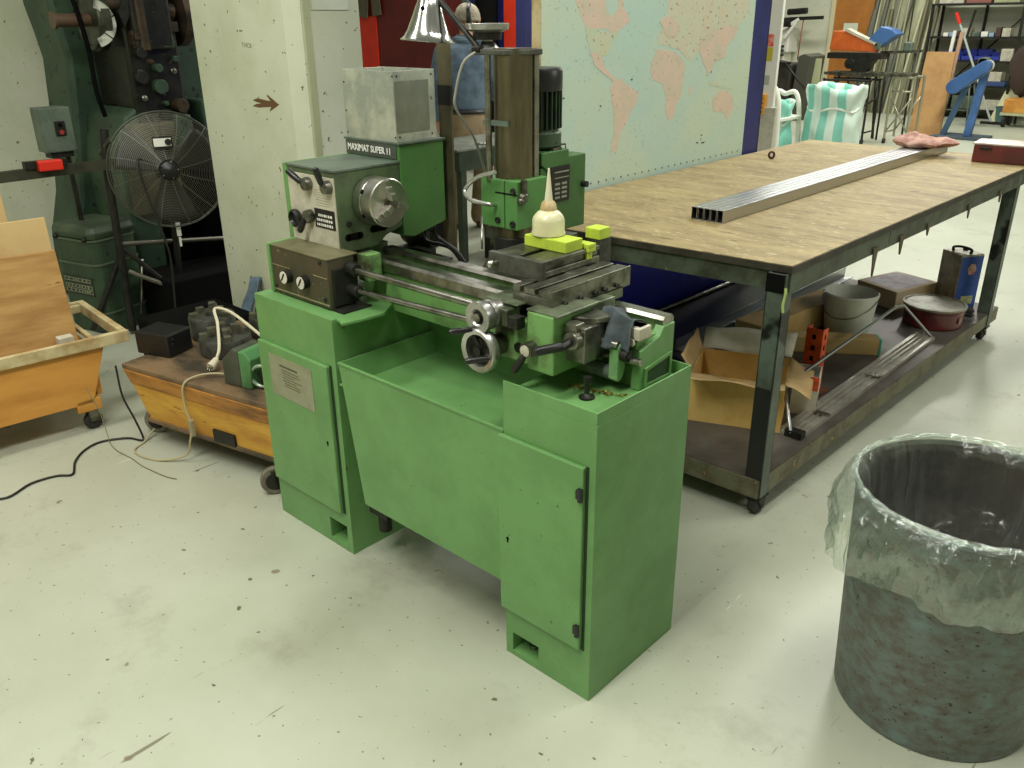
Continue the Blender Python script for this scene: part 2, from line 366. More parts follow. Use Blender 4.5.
for z in (.617, .222):
    m = MB(); m.cyl((-1.071, F - .016, z - .017), (-1.071, F - .016, z + .017), .007, n=10); m.box(-1.083, -1.068, F - .019, F - .012, z - .012, z + .012)
    ob('door_hinge', m, BLACK, rdoor)
m = MB(); m.cyl((-1.31, F - .0145, .392), (-1.31, F - .0125, .392), .0045, n=10); m.box(-1.3122, -1.3078, F - .0145, F - .0125, .380, .392)
ob('keyhole', m, BLACKM, rdoor)
ob('door_gap', MB().box(-1.066, -1.058, F - .0015, F + .001, .155, .69), mat('gap_green', (28, 46, 26), .7), rcab)
lc = cabinet(-2.455, -2.035, -2.155, -2.060, .02, .098, .828)
lcab = ob('left_pedestal', lc, GREEN, L_, .002)
# chip lip that overhangs the tank from the left pedestal
m = MB(); m.prism([(-2.04, 1.41), (-2.005, 1.405), (-1.985, 1.392), (-1.972, 1.46), (-1.968, 1.54), (-2.04, 1.64)], 'z', .822, .829)
ob('chip_lip', m, GREEN, L_)
ob('foot_recess', MB().box(-2.154, -2.061, F + .066, F + .0695, .021, .097), BLACKM, lcab)
ob('levelling_bolt', MB().lathe([(.012, 0), (.012, .012), (.006, .013), (.006, .04)], (-2.10, F + .04, .02), (0, 0, 1), 10), STEELD, lcab)
ldoor = ob('pedestal_door', MB().box(-2.452, -2.068, F - .013, F + .001, .148, .672), GREEN, L_, .003)
m = MB(); m.box(-2.391, -2.150, F - .0145, F - .0125, .495, .640)
plate = ob('instruction_plate', m, mat('dull_pewter_plate', (158, 160, 132), .5, .3, col2=(146, 146, 118), scale=12), ldoor)
pm = MB()
rr = random.Random(3)
pm.box(-2.33, -2.23, F - .0150, F - .0144, .607, .614)
for i in range(7):
    z = .595 - i * .009; x = -2.32 + rr.random() * .01; pm.box(x, x + .06 + rr.random() * .06, F - .0150, F - .0144, z, z + .0028)
ob('printed_lines', pm, mat('print_dark', (84, 86, 66), .6), ldoor)
m = MB(); m.cyl((-2.10, F - .0145, .404), (-2.10, F - .0125, .404), .0045, n=10); m.box(-2.1022, -2.0978, F - .0145, F - .0125, .392, .404)
ob('keyhole', m, BLACKM, ldoor)
ob('door_gap', MB().box(-2.067, -2.056, F - .0015, F + .001, .147, .675), mat('gap_green', (28, 46, 26), .7), lcab)
# coolant tank / splash tray between the pedestals
m = MB()
m.hexa([(-1.945, F, .232), (-1.332, F, .232), (-1.332, F + .004, .232), (-1.945, F + .004, .232), (-2.02, F, .698), (-1.332, F, .698), (-1.332, F + .004, .698), (-2.02, F + .004, .698)])
m.box(-1.945, -1.332, F + .004, B - .02, .232, .236)
m.box(-2.03, -1.332, F + .004, B - .004, .618, .624)
m.hexa([(-1.945, F + .004, .232), (-1.94, F + .004, .232), (-1.94, B - .004, .232), (-1.945, B - .004, .232), (-2.02, F + .004, .698), (-2.015, F + .004, .698), (-2.015, B - .004, .698), (-2.02, B - .004, .698)])
m.box(-2.035, -1.332, B - .005, B, .232, .85)
m.box(-2.02, -1.332, F - .003, F + .006, .692, .699)
ob('splash_tray', m, GREEN, L_, .0012)
m = MB(); m.box(-1.99, -1.90, 1.44, 1.50, .165, .225); m.cyl((-1.95, 1.47, .10), (-1.95, 1.47, .17), .022, n=12)
ob('drain_fitting', m, DARK, L_)
# bed
m = MB(); m.box(-2.18, -1.10, 1.632, 1.742, .80, .928)
m.box(-2.18, -1.10, 1.622, 1.634, .905, .925); bed = ob('bed', m, mat('bed_green', (104, 148, 82), .42, col2=(74, 92, 56), scale=7, lo=.5, hi=.7), L_, .002)
def rail(y0, y1, z0, z1, name):
    m = MB(); w = (y1 - y0)
    m.prism([(y0, z0), (y1, z0), (y1, z1 - .008), (y1 - .008, z1), (y0 + .008, z1), (y0, z1 - .008)], 'x', -2.175, -1.09)
    ob(name, m, STEEL, bed)
rail(1.612, 1.662, .93, .966, 'front_way'); rail(1.716, 1.764, .93, .966, 'rear_way')
m = MB(); m.prism([(1.620, .80), (1.764, .80), (1.764, .945), (1.715, .945), (1.70, .925), (1.620, .905)], 'x', -1.112, -1.085)
be = ob('bed_end_bracket', m, GREEN, L_, .003)
m = MB(); m.prism([(1.645, .812), (1.745, .812), (1.745, .862), (1.645, .848)], 'x', -1.0848, -1.0835)
ob('bracket_recess', m, DKGREEN, be)
m = MB()
fr = [(1.637, .806), (1.752, .806), (1.752, .871), (1.637, .856)]; inn = [(1.646, .813), (1.744, .813), (1.744, .862), (1.646, .848)]
for i in range(4):
    j = (i + 1) % 4; p = [fr[i], fr[j], inn[j], inn[i]]; m.prism(p, 'x', -1.0848, -1.080)
ob('bracket_rim', m, GREEN, be)
m = MB(); m.box(-1.13, -1.082, 1.605, 1.655, .935, .966); m.cyl((-1.10, 1.598, .93), (-1.10, 1.603, .93), .01, n=10)
ob('way_end_block', m, CREAMP, L_, .003)
# headstock
hs = MB(); hs.prism([(1.555, .972), (1.70, .972), (1.74, 1.0), (1.81, 1.02), (1.81, 1.222), (1.555, 1.222)], 'x', -2.43, -2.18)
hs.box(-2.43, -2.20, 1.60, 1.76, .93, .975)
head = ob('headstock', hs, mat('headstock_green', (80, 98, 66), .42, col2=(58, 70, 50), scale=8, speck=((44, 56, 38), 40, .7)), L_, .003)
ob('headstock_lid', MB().box(-2.44, -2.178, 1.552, 1.812, 1.222, 1.229), GREYG, head, .001)
m = MB(); m.box(-2.456, -2.43, 1.552, 1.82, .965, 1.229)
ob('end_guard', m, GREEN, L_, .003)
m = MB(); m.box(-2.428, -2.184, 1.5505, 1.556, .985, 1.205)
fp = ob('control_panel', m, CREAMP, L_, .001)
m = MB(); m.prism([(-2.295, 1.045), (-2.19, 1.045), (-2.19, 1.105), (-2.295, 1.105)], 'y', 1.549, 1.5507)
ob('data_plate', m, DARK, fp)
m = MB()
rr = random.Random(9)
for r_, z in enumerate((1.085, 1.070, 1.055)):
    x = -2.285 + (0 if r_ else .01)
    while x < -2.205:
        w = .004 + rr.random() * .006; m.box(x, x + w, 1.5485, 1.5492, z - .004, z + .004); x += w + .004
ob('plate_figures', m, WHITE, fp)
m = MB()
for i in range(7): m.box(-2.285, -2.20 - rr.random() * .02, 1.5498, 1.5508, 1.115 + i * .008, 1.1165 + i * .008)
ob('panel_print', m, mat('faint_print', (140, 134, 110), .6), fp)
def lever(x, z, dx, dz, ln, r=.020, k=.0095):
    y = 1.551; m = MB(); m.lathe([(r * 1.05, 0), (r * 1.05, .012), (r * .95, .022), (r * .55, .026), (.001, .028)], (x, y, z), (0, -1, 0), 22)
    h = ob('gear_selector', m, STEELD, L_)
    l = math.hypot(dx, dz); d = V((dx / l, -.25, dz / l)).normalized(); p = V((x, y - .022, z))
    m = MB(); m.cyl(p, p + d * .016, .005, n=10); m.lathe([(k * .8, 0), (k, .006), (k * 1.12, ln * .6), (k, ln - .004), (k * .4, ln)], p + d * .012, d, 14)
    ob('lever_grip', m, BLACK, h)
lever(-2.312, 1.178, -.075, .055, .06); lever(-2.208, 1.178, -.008, .055, .055)
lever(-2.318, 1.075, -.038, -.085, .045, .021)
m = MB(); m.lathe([(.024, 0), (.029, .006), (.029, .018), (.022, .024), (.016, .012), (.001, .012)], (-2.392, 1.551, 1.06), (0, -1, 0), 26)
ob('speed_knob', m, BLACK, L_)
# casting cut-outs on the chuck side
for (y0, y1, z0, z1) in ((1.585, 1.635, 1.008, 1.030), (1.685, 1.735, 1.018, 1.040)):
    m = MB(); m.box(-2.1803, -2.1787, y0, y1, z0, z1)
    m.cyl((-2.1803, y0, (z0 + z1) / 2), (-2.1787, y0, (z0 + z1) / 2), .011, n=14); m.cyl((-2.1803, y1, (z0 + z1) / 2), (-2.1787, y1, (z0 + z1) / 2), .011, n=14)
    ob('casting_slot', m, BLACKM, head)
ob('oil_sight', MB().cyl((-2.18, 1.592, 1.062), (-2.172, 1.592, 1.062), .009, n=12), DARK, head)
# belt guard behind the headstock with the name strip
m = MB(); m.prism([(1.812, .985), (1.86, .975), (2.005, 1.005), (2.005, 1.278), (1.812, 1.278)], 'x', -2.456, -2.178)
bg = ob('belt_guard', m, mat('guard_green', (72, 118, 58), .42, col2=(64, 106, 52), scale=4, speck=((44, 70, 40), 50, .74)), L_, .003)
ob('guard_lid', MB().box(-2.462, -2.172, 1.808, 2.01, 1.278, 1.284), GREYG, bg, .001)
m = MB(); m.box(-2.452, -2.19, 1.8085, 1.8125, 1.233, 1.277)
nm = ob('name_strip', m, mat('strip_grey_green', (70, 76, 66), .5), bg)
m = MB(); text_mesh(m, 'MAXIMAT SUPER 11', .03, (-2.442, 1.8078, 1.245), (1, 0, 0), (0, 0, 1), .0006, .0006, width=.222)
ob('name_lettering', m, WHITE, bg)
# chuck
CY, CZ = 1.685, 1.125
m = MB(); m.lathe([(.056, 0), (.056, .012), (.050, .020)], (-2.18, CY, CZ), (1, 0, 0), 36); spn = ob('spindle_flange', m, STEELD, L_)
m = MB(); m.lathe([(.070, 0), (.075, .003), (.075, .036), (.0742, .037), (.075, .038), (.075, .085), (.072, .088), (.022, .088), (.020, .070), (.001, .070)], (-2.176, CY, CZ), (1, 0, 0), 56)
chk = ob('chuck', m, CHROME, L_)
for k in range(3):
    a = math.radians(100 + 120 * k); d = V((0, math.cos(a), math.sin(a))); s = V((0, -d.z, d.y)); m = MB(); c = V((-2.088, CY, CZ))
    for (r0, r1, h) in ((.012, .034, .030), (.034, .052, .021), (.052, .072, .011)):
        p = c + d * r0; q = c + d * r1; w = s * .0095; x = V((h, 0, 0)); o = V((-.002, 0, 0))
        m.hexa([p - w + o, p + w + o, q + w + o, q - w + o, p - w + x, p + w + x, q + w + x, q - w + x])
    ob('chuck_jaw', m, CHROME, chk, .001)
for a in (100, 160, 220, 340):
    m = MB(); a = math.radians(a + 50); m.cyl((-2.135, CY + math.cos(a) * .0735, CZ + math.sin(a) * .0735), (-2.135, CY + math.cos(a) * .0757, CZ + math.sin(a) * .0757), .0075, n=12)
    ob('key_socket', m, BLACKM, chk)
# feed gearbox
m = MB(); m.box(-2.41, -2.105, 1.445, 1.545, .832, .986); gb = ob('feed_gearbox', m, GBOX, L_, .002)
ob('gearbox_lid', MB().box(-2.412, -2.103, 1.443, 1.56, .986, .990), mat('lid_grime', (116, 112, 82), .5, .2, col2=(96, 92, 62), scale=8), gb, .001)
ob('gearbox_end', MB().box(-2.425, -2.41, 1.44, 1.56, .832, .992), GREEN, gb, .002)
m = MB(); m.box(-2.405, -2.11, 1.443, 1.446, .842, .846); m.box(-2.405, -2.31, 1.443, 1.446, .925, .9265); m.box(-2.18, -2.11, 1.443, 1.446, .928, .930)
ob('gearbox_trim', m, mat('trim_scratch', (140, 134, 100), .5), gb)
for x in (-2.315, -2.222):
    m = MB(); m.lathe([(.021, 0), (.021, .022)], (x, 1.445, .90), (0, -1, 0), 24); k = ob('feed_dial', m, DARK, gb)
    m = MB(); m.lathe([(.0195, 0), (.0195, .002)], (x, 1.423, .90), (0, -1, 0), 24); ob('dial_face', m, WHITEC, gb)
    m = MB(); m.beam((x - .009, 1.4208, .89), (x + .008, 1.4208, .914), .002, .007, (0, 1, 0)); ob('dial_pointer', m, BLACKM, gb)
for x, z in ((-2.13, .86), (-2.395, .855), (-2.14, .975)): ob('cover_screw', MB().cyl((x, 1.4405, z), (x, 1.445, z), .006, n=8), DARK, gb)
m = MB(); m.box(-2.105, -2.098, 1.46, 1.55, .838, .955); m.cyl((-2.10, 1.52, .95), (-2.06, 1.52, .95), .020, n=16); m.cyl((-2.10, 1.52, .883), (-2.055, 1.52, .883), .019, n=16)
ob('shaft_collars', m, DARK, gb, .002)
m = MB(); m.box(-2.10, -2.05, 1.555, 1.61, .905, .99); ob('rail_bracket', m, CAST, L_, .003)
ob('lead_screw', MB().cyl((-2.06, 1.52, .948), (-1.12, 1.575, .925), .0105, n=16), STEEL, L_)
ob('feed_rod', MB().cyl((-2.06, 1.52, .883), (-1.07, 1.60, .886), .0095, n=16), STEEL, L_)
m = MB(); m.prism([(-2.36, .82), (-2.05, .82), (-2.05, .833), (-2.36, .833)], 'y', 1.45, 1.56); ob('gearbox_foot', m, DARK, L_)
m = MB(); m.box(-2.215, -2.155, 2.025, 2.033, .9, 1.60); ub = ob('upright_bar', m, mat('dull_bar', (104, 98, 74), .5, .5, col2=(78, 72, 54), scale=5), L_)
ob('black_tape_band', MB().box(-2.216, -2.154, 2.024, 2.034, 1.385, 1.448), BLACK, ub)
# motor slung behind the headstock
m = MB(); m.lathe([(.055, 0), (.065, .01), (.065, .13), (.055, .15)], (-2.46, 2.08, .93), (1, 0, 0), 28)
mo = ob('drive_motor', m, DARK, L_)
m = MB()
for i in range(7): m.box(-2.312, -2.308, 2.045, 2.115, .90 + i * .009, .904 + i * .009)
ob('vent_slots', m, BLACKM, mo)
m = MB(); m.box(-2.46, -2.2, 1.79, 2.05, .83, .86); m.box(-2.455, -2.40, 1.95, 2.15, 0.5, .87); m.box(-2.455, -2.40, 1.78, 2.15, .4, .5)
ob('motor_bracket', m, DARK, L_)
for pts in ([(-2.22, 1.97, 1.0), (-2.20, 1.98, .95), (-2.12, 2.0, .90), (-2.08, 2.02, .80), (-2.10, 2.03, .6)], [(-2.25, 1.95, 1.0), (-2.25, 1.97, .93), (-2.17, 2.02, .9), (-2.13, 2.04, .80), (-2.18, 2.05, .6)]):
    ob('motor_cable', MB().tube(bez(pts), .007, 8), CORDK, L_)
ob('cable_gland', MB().lathe([(.02, 0), (.02, .03), (.012, .04)], (-2.225, 1.97, 1.01), (0, 0, -1), 14), BLACK, L_)
# carriage: apron, saddle, cross slide, top slide
m = MB(); m.box(-1.43, -1.30, 1.468, 1.60, .855, .965)
apl = ob('apron', m, CAST, L_, .004)
m = MB(); m.box(-1.305, -1.222, 1.452, 1.60, .853, 1.002); ob('apron_gear_case', m, mat('bright_casting', (110, 156, 88), .42, col2=(84, 104, 58), scale=12, lo=.5, hi=.7), L_, .004)
m = MB(); m.box(-1.462, -1.262, 1.60, 1.785, .968, 1.002); m.box(-1.262, -1.225, 1.60, 1.70, .968, .998); m.box(-1.462, -1.38, 1.49, 1.60, .968, 1.0); m.box(-1.31, -1.21, 1.455, 1.62, 1.0, 1.008); m.box(-1.455, -1.345, 1.462, 1.60, 1.0, 1.006); m.box(-1.43, -1.36, 1.44, 1.49, .95, .995)
m.box(-1.50, -1.462, 1.60, 1.67, .968, .985)
ob('saddle', m, mat('saddle_green_steel', (112, 122, 96), .4, .4, col2=(70, 76, 58), scale=12), L_, .003)
m = MB(); m.box(-1.348, -1.318, 1.43, 1.46, .955, .985); m.cyl((-1.333, 1.428, .97), (-1.333, 1.43, .97), .006, n=8); ob('stop_block', m, DARK, L_, .002)
m = MB()
for (x0, x1) in ((-1.390, -1.366), (-1.354, -1.318), (-1.306, -1.268)): m.box(x0, x1, 1.495, 1.815, 1.028, 1.044)
m.box(-1.390, -1.268, 1.495, 1.815, 1.0, 1.028); m.box(-1.268, -1.262, 1.495, 1.815, .994, 1.047)
cs = ob('cross_slide', m, STEELD, L_, .0015)
for y in (1.54, 1.60, 1.66, 1.70, 1.75): ob('gib_screw', MB().cyl((-1.262, y, 1.008), (-1.253, y, 1.008), .0065, n=8), DARK, cs)
m = MB(); m.cyl((-1.365, 1.70, 1.028), (-1.365, 1.70, 1.045), .045, n=24); m.box(-1.525, -1.355, 1.575, 1.80, 1.046, 1.062)
m.box(-1.525, -1.448, 1.575, 1.80, 1.062, 1.09); m.box(-1.426, -1.362, 1.575, 1.80, 1.062, 1.09); m.box(-1.448, -1.426, 1.575, 1.80, 1.062, 1.074); m.box(-1.362, -1.355, 1.575, 1.80, 1.078, 1.09)
ts = ob('top_slide', m, STEELD, L_, .002)
m = MB(); m.box(-1.535, -1.350, 1.558, 1.575, 1.040, 1.091); ob('top_slide_end', m, CASTI, ts, .002)
m = MB(); m.ball((-1.505, 1.535, 1.065), .011); m.cyl((-1.505, 1.545, 1.065), (-1.505, 1.56, 1.065), .007, n=10); 
ob('ball_handle', m, CHROME, ts)
ob('lock_lever', MB().cyl((-1.545, 1.545, 1.097), (-1.60, 1.60, 1.165), .003, n=8), STEEL, ts)
m = MB(); m.box(-1.412, -1.368, 1.8155, 1.868, 1.02, 1.098); ob('rear_tool_post', m, CASTI, L_, .003)
def handwheel(name, c, R, r, d=.024, spoke=True):
    c = V(c); m = MB()
    if spoke:
        m.lathe([(R - r * 2, 0), (R - r * .4, -.004), (R, 0), (R, d * .8), (R - r * .4, d), (R - r * 2, d * .8), (R - r * 2, 0)], c, (0, 1, 0), 48, caps=False)
        w = ob(name, m, ALU, L_)
        m = MB(); m.lathe([(R - r * 2 + .001, d * .55), (R * .45, d * .95), (.001, d * .95)], c, (0, 1, 0), 36, caps=False); m.lathe([(.012, -.004), (.012, d)], c, (0, 1, 0), 18)
        for k in range(3):
            a = 2.2 + k * 2.094; m.beam(c + V((math.cos(a) * .01, d * .5, math.sin(a) * .01)), c + V((math.cos(a) * (R - r), d * .5, math.sin(a) * (R - r))), .012, .008, (0, 1, 0))
        ob('wheel_disc', m, DARK, w)
    else:
        m.lathe([(R * .45, .002), (R * .55, -.003), (R, -.003), (R, d * .5), (R * .9, d), (.001, d)], c, (0, 1, 0), 44, caps=False)
        w = ob(name, m, ALU, L_)
        m = MB(); m.lathe([(R * .46, .003), (R * .3, .004), (.001, .004)], c, (0, 1, 0), 28, caps=False); ob('wheel_disc', m, DARK, w)
        m = MB(); m.lathe([(R * .28, -.006), (R * .28, .006)], c, (0, 1, 0), 20); ob('wheel_nut', m, STEEL, w)
    return w
w1 = handwheel('cross_feed_handwheel', (-1.412, 1.392, .977), .040, .009, .026, False)
ob('crank_grip', MB().lathe([(.006, 0), (.008, .02), (.0085, .05), (.005, .058)], (-1.428, 1.385, .945), (-.45, -.9, 0), 14), BLACK, w1)
ob('feed_dial_sleeve', MB().lathe([(.037, 0), (.037, .012), (.030, .016), (.030, .05)], (-1.412, 1.42, .977), (0, 1, 0), 32), ALU, L_)
w2 = handwheel('apron_handwheel', (-1.412, 1.388, .891), .057, .0075)
ob('crank_grip', MB().lathe([(.006, 0), (.008, .02), (.0085, .05), (.005, .058)], (-1.372, 1.385, .882), (-.6, -.8, -.05), 14), BLACK, w2)
ob('wheel_shaft', MB().lathe([(.042, 0), (.042, .02), (.03, .03), (.03, .065)], (-1.412, 1.41, .891), (0, 1, 0), 32), STEELD, L_)
m = MB(); m.lathe([(.019, 0), (.019, .03), (.001, .031)], (-1.287, 1.455, .912), (0, -1, 0), 26); kb = ob('half_nut_hub', m, STEELD, L_)
ob('hub_cap', MB().lathe([(.014, 0), (.014, .002), (.001, .003)], (-1.287, 1.4245, .912), (0, -1, 0), 22), CREAMP, kb)
ob('lever_grip', MB().lathe([(.006, 0), (.009, .01), (.0105, .045), (.006, .055)], (-1.29, 1.425, .90), (-.45, -.25, -.85), 14), DARK, kb)
ob('apron_plug', MB().cyl((-1.345, 1.468, .895), (-1.345, 1.462, .895), .013, n=16), DARK, apl)
m = MB(); m.box(-1.222, -1.165, 1.50, 1.58, .885, .975); m.cyl((-1.19, 1.475, .945), (-1.19, 1.50, .945), .023, n=24); m.box(-1.215, -1.18, 1.485, 1.52, .96, .985)
m.prism([(-1.222, 1.52), (-1.165, 1.55), (-1.15, 1.60), (-1.222, 1.61)], 'z', .975, .99)
sl = ob('spindle_lever_box', m, STEELD, L_, .003)
m = MB(); m.cyl((-1.19, 1.482, .944), (-1.19, 1.44, .940), .011, n=12); m.lathe([(.010, 0), (.0115, .02), (.0115, .075), (.007, .085)], (-1.19, 1.45, .941), (-.22, -1, .06), 16)
ob('lever_grip', m, BLACK, sl)
# right-hand shaft bearing
m = MB(); m.prism([(1.570, .835), (1.58, .828), (1.595, .835), (1.605, .86), (1.605, .905), (1.595, .925), (1.58, .93), (1.570, .918)], 'x', -1.145, -1.118)
sb = ob('shaft_bearing', m, mat('pale_green_bearing', (128, 172, 118), .4, col2=(104, 148, 92), scale=20), L_, .004)
m = MB(); m.cyl((-1.118, 1.59, .898), (-1.098, 1.59, .898), .015, n=22); m.cyl((-1.098, 1.59, .898), (-1.095, 1.59, .898), .010, n=16); ob('bearing_cap', m, DARK, sb)
ob('lower_shaft', MB().cyl((-1.222, 1.595, .842), (-1.13, 1.595, .842), .02, n=16), GREYG, L_)
m = MB()
rr = random.Random(5)
for i in range(70):
    x = -1.235 + rr.random() * .15; y = 1.53 + (x + 1.235) * .25 + rr.gauss(0, .007); a = rr.random() * 6.28; l = .004 + rr.random() * .006
    m.beam((x, y, .8015 + rr.random() * .003), (x + math.cos(a) * l, y + math.sin(a) * l, .803 + rr.random() * .004), .002, .0015)
tag(ob('brass_swarf', m, BRASS, None), 'curls of brassy metal swarf lying on the lathe tray below the shaft bearing', 'swarf', kind='stuff')
m = MB(); m.lathe([(.020, 0), (.020, .004), (.012, .006), (.0065, .012), (.0065, .040)], (-1.158, 1.505, .8005), (0, 0, 1), 20); m.cyl((-1.158, 1.505, .84), (-1.158, 1.505, .856), .0105, n=6)
single('tee_bolt', m, DARK, 'small dark T-bolt standing on the lathe tray at its front right corner', 'bolt')

# ------------------------------------------------------------------ milling attachment behind the bed
K = thing('milling_attachment', 'vertical milling attachment on a thick steel column behind the lathe bed', 'milling machine', (-1.785, 1.93, .83))
KX, KY = -1.785, 1.93
m = MB(); m.lathe([(.058, 0), (.058, .74)], (KX, KY, .83), (0, 0, 1), 40); ob('column', m, mat('column_steel', (128, 120, 96), .3, .9, col2=(92, 86, 66), scale=4, stretch=(3, 3, .4)), K)
m = MB(); m.lathe([(.085, 0), (.085, .03), (.065, .05), (.062, .2)], (KX, KY, .829), (0, 0, 1), 32); m.box(KX - .10, KX + .10, KY - .16, KY + .10, .80, .835); m.prism([(1.79, .835), (1.87, .835), (1.87, .96), (1.79, .88)], 'x', KX - .06, KX + .06); ob('column_base', m, DARK, K, .003)
m = MB(); m.box(-1.862, -1.765, 1.862, 2.0, 1.062, 1.207); m.box(-1.762, -1.712, 1.862, 2.0, 1.062, 1.207)
cb = ob('clamp_block', m, mat('clamp_green', (82, 132, 68), .42, col2=(72, 116, 60), scale=5, speck=((40, 60, 34), 60, .72)), K, .003)
ob('clamp_split', MB().box(-1.765, -1.762, 1.865, 1.998, 1.064, 1.205), BLACKM, cb)
m = MB(); m.box(-1.80, -1.711, 1.8608, 1.8625, 1.166, 1.170); ob('clamp_slot', m, BLACKM, cb)
for (x, z) in ((-1.79, 1.085), (-1.728, 1.08), (-1.725, 1.178)): ob('clamp_bolt', MB().lathe([(.010, 0), (.010, .006), (.006, .007), (.001, .004)], (x, 1.862, z), (0, -1, 0), 14), DARK, cb)
m = MB(); m.lathe([(.016, 0), (.016, .012), (.010, .02), (.001, .022)], (-1.712, 1.885, 1.160), (1, -.3, 0), 20); m.ball((-1.705, 1.872, 1.150), .012); m.beam((-1.705, 1.885, 1.15), (-1.70, 1.88, 1.212), .016, .012)
ob('clamp_lever', m, STEELD, K)
m = MB(); m.prism([(-1.90, 1.865), (-1.765, 1.865), (-1.722, 1.915), (-1.720, 1.985), (-1.76, 2.0), (-1.90, 2.0)], 'z', 1.552, 1.568); ob('top_flange', m, CASTI, K, .003)
ob('feed_screw', MB().cyl((-1.826, 1.865, 1.20), (-1.826, 1.865, 1.553), .0095, n=14), STEEL, K)
ob('guide_bar', MB().box(-1.742, -1.730, 1.962, 1.982, 1.207, 1.552), STEEL, K, .002)
m = MB(); m.lathe([(.035, 0), (.020, .015), (.016, .02), (.016, .03), (.045, .045), (.062, .052), (.062, .056), (.064, .066), (.060, .068), (.001, .068)], (-1.868, 1.91, 1.568), (0, 0, 1), 36); hw = ob('column_handwheel', m, ALU, K)
m = MB(); m.lathe([(.040, 0), (.043, .018), (.022, .019)], (-1.868, 1.91, 1.592), (0, 0, 1), 28); ob('graduated_collar', m, DARK, hw)
m = MB(); m.box(-1.85, -1.75, 1.865, 1.870, 1.36, 1.375) ; ob('depth_stop', m, GREYG, K)
# gear head, turned to the rear, with its motor
m = MB(); m.box(-1.84, -1.74, 2.0, 2.20, 1.04, 1.225)
m.prism([(2.035, 1.02), (2.215, 1.02), (2.215, 1.250), (2.13, 1.250), (2.13, 1.272), (2.0, 1.272), (2.0, 1.235), (2.035, 1.21)], 'x', -1.80, -1.735)
gh = ob('gear_head', m, mat('head_green', (66, 106, 56), .42, col2=(56, 90, 48), scale=5), K, .003)
m = MB(); m.box(-1.7352, -1.7315, 2.045, 2.130, 1.115, 1.225); m.box(-1.7352, -1.727, 2.035, 2.052, 1.05, 1.225); hp = ob('head_data_plate', m, BLACK, gh)
m = MB(); m.box(-1.7318, -1.7305, 2.055, 2.125, 1.205, 1.209); m.box(-1.7318, -1.7305, 2.055, 2.125, 1.188, 1.191)
for i in range(4):
    for j in range(2): m.box(-1.7318, -1.7305, 2.058 + j * .034, 2.082 + j * .034, 1.125 + i * .014, 1.132 + i * .014)
ob('plate_figures', m, mat('plate_grey', (140, 140, 124), .5), gh)
m = MB(); m.cyl((-1.735, 2.20, 1.155), (-1.715, 2.20, 1.155), .010, n=12); ob('head_knob', m, BLACK, gh)
m = MB(); m.box(-1.80, -1.74, 2.06, 2.10, 1.272, 1.28); m.cyl((-1.77, 2.12, 1.272), (-1.77, 2.12, 1.292), .008, n=10); m.tube([(-1.77, 2.09, 1.285), (-1.75, 2.13, 1.285), (-1.75, 2.13, 1.27)], .003, 6); ob('head_latch', m, STEELD, gh)
MX, MY = -1.815, 2.075
m = MB(); m.lathe([(.055, 0), (.072, .012), (.072, .05), (.060, .06)], (MX, MY, 1.272), (0, 0, 1), 32); ob('motor_base', m, DKGREEN, K)
m = MB(); m.lathe([(.058, 0), (.058, .12)], (MX, MY, 1.33), (0, 0, 1), 32)
for k in range(26):
    a = 2 * PI * k / 26; d = V((math.cos(a), math.sin(a), 0)); m.beam(V((MX, MY, 1.335)) + d * .064, V((MX, MY, 1.445)) + d * .064, .004, .018, d)
mt = ob('head_motor', m, mat('motor_dark_green', (36, 52, 34), .45, col2=(24, 34, 24), scale=12), K)
m = MB(); m.lathe([(.072, 0), (.074, .004), (.074, .055), (.068, .066), (.001, .068)], (MX, MY, 1.445), (0, 0, 1), 36); ob('fan_cowl', m, BLACK, mt)
m = MB(); m.tube(bez([(-1.768, 1.83, 1.235), (-1.836, 1.82, 1.212), (-1.876, 1.81, 1.174), (-1.847, 1.80, 1.150), (-1.800, 1.83, 1.136), (-1.80, 1.862, 1.13)]), .0065, 8)
ob('conduit_hose', m, ALU, K)

# ------------------------------------------------------------------ work lamp clamped to the column top
W = thing('work_lamp', 'polished aluminium bell-shaped work lamp on a dark jointed arm', 'lamp', (-1.868, 1.875, 1.56))
LC = V((-2.038, 1.83, 1.588)); ld = V((.06, .05, 1)).normalized()
m = MB(); m.lathe([(.080, 0), (.081, .002), (.070, .010), (.060, .028), (.048, .062), (.038, .092), (.030, .112), (.022, .122), (.022, .150), (.019, .152)], LC, ld, 48, caps=False)
sh = ob('lamp_shade', m, mat('polished_shade', (214, 214, 204), .16, 1.0), W, solid=.0015)
m = MB(); m.lathe([(.012, 0), (.030, .03), (.030, .06), (.014, .10)], LC + ld * .02, ld, 20); ob('lamp_bulb', m, mat('frosted_bulb', (230, 228, 214), .3), W)
m = MB(); m.cyl(LC + ld * .090 + V((.018, -.034, 0)), LC + ld * .09 + V((.016, -.0425, .0)), .005, n=10); ob('shade_vent', m, BLACKM, W)
m = MB(); m.cyl((-1.870, 1.872, 1.572), (-2.045, 1.85, 1.735), .0085, n=12); m.cyl((-1.855, 1.872, 1.568), (-1.885, 1.872, 1.568), .012, n=12); m.cyl((-2.06, 1.84, 1.70), (-2.045, 1.85, 1.76), .013, n=12); ob('lamp_arm', m, DARK, W)
m = MB(); m.tube(bez([(-1.872, 1.868, 1.562), (-1.90, 1.84, 1.53), (-1.925, 1.83, 1.45), (-1.935, 1.84, 1.40), (-1.95, 1.93, 1.30), (-2.0, 2.03, 1.15), (-2.02, 2.06, 1.0)]), .004, 8); ob('lamp_cord', m, mat('grey_cord', (150, 150, 138), .5), W)

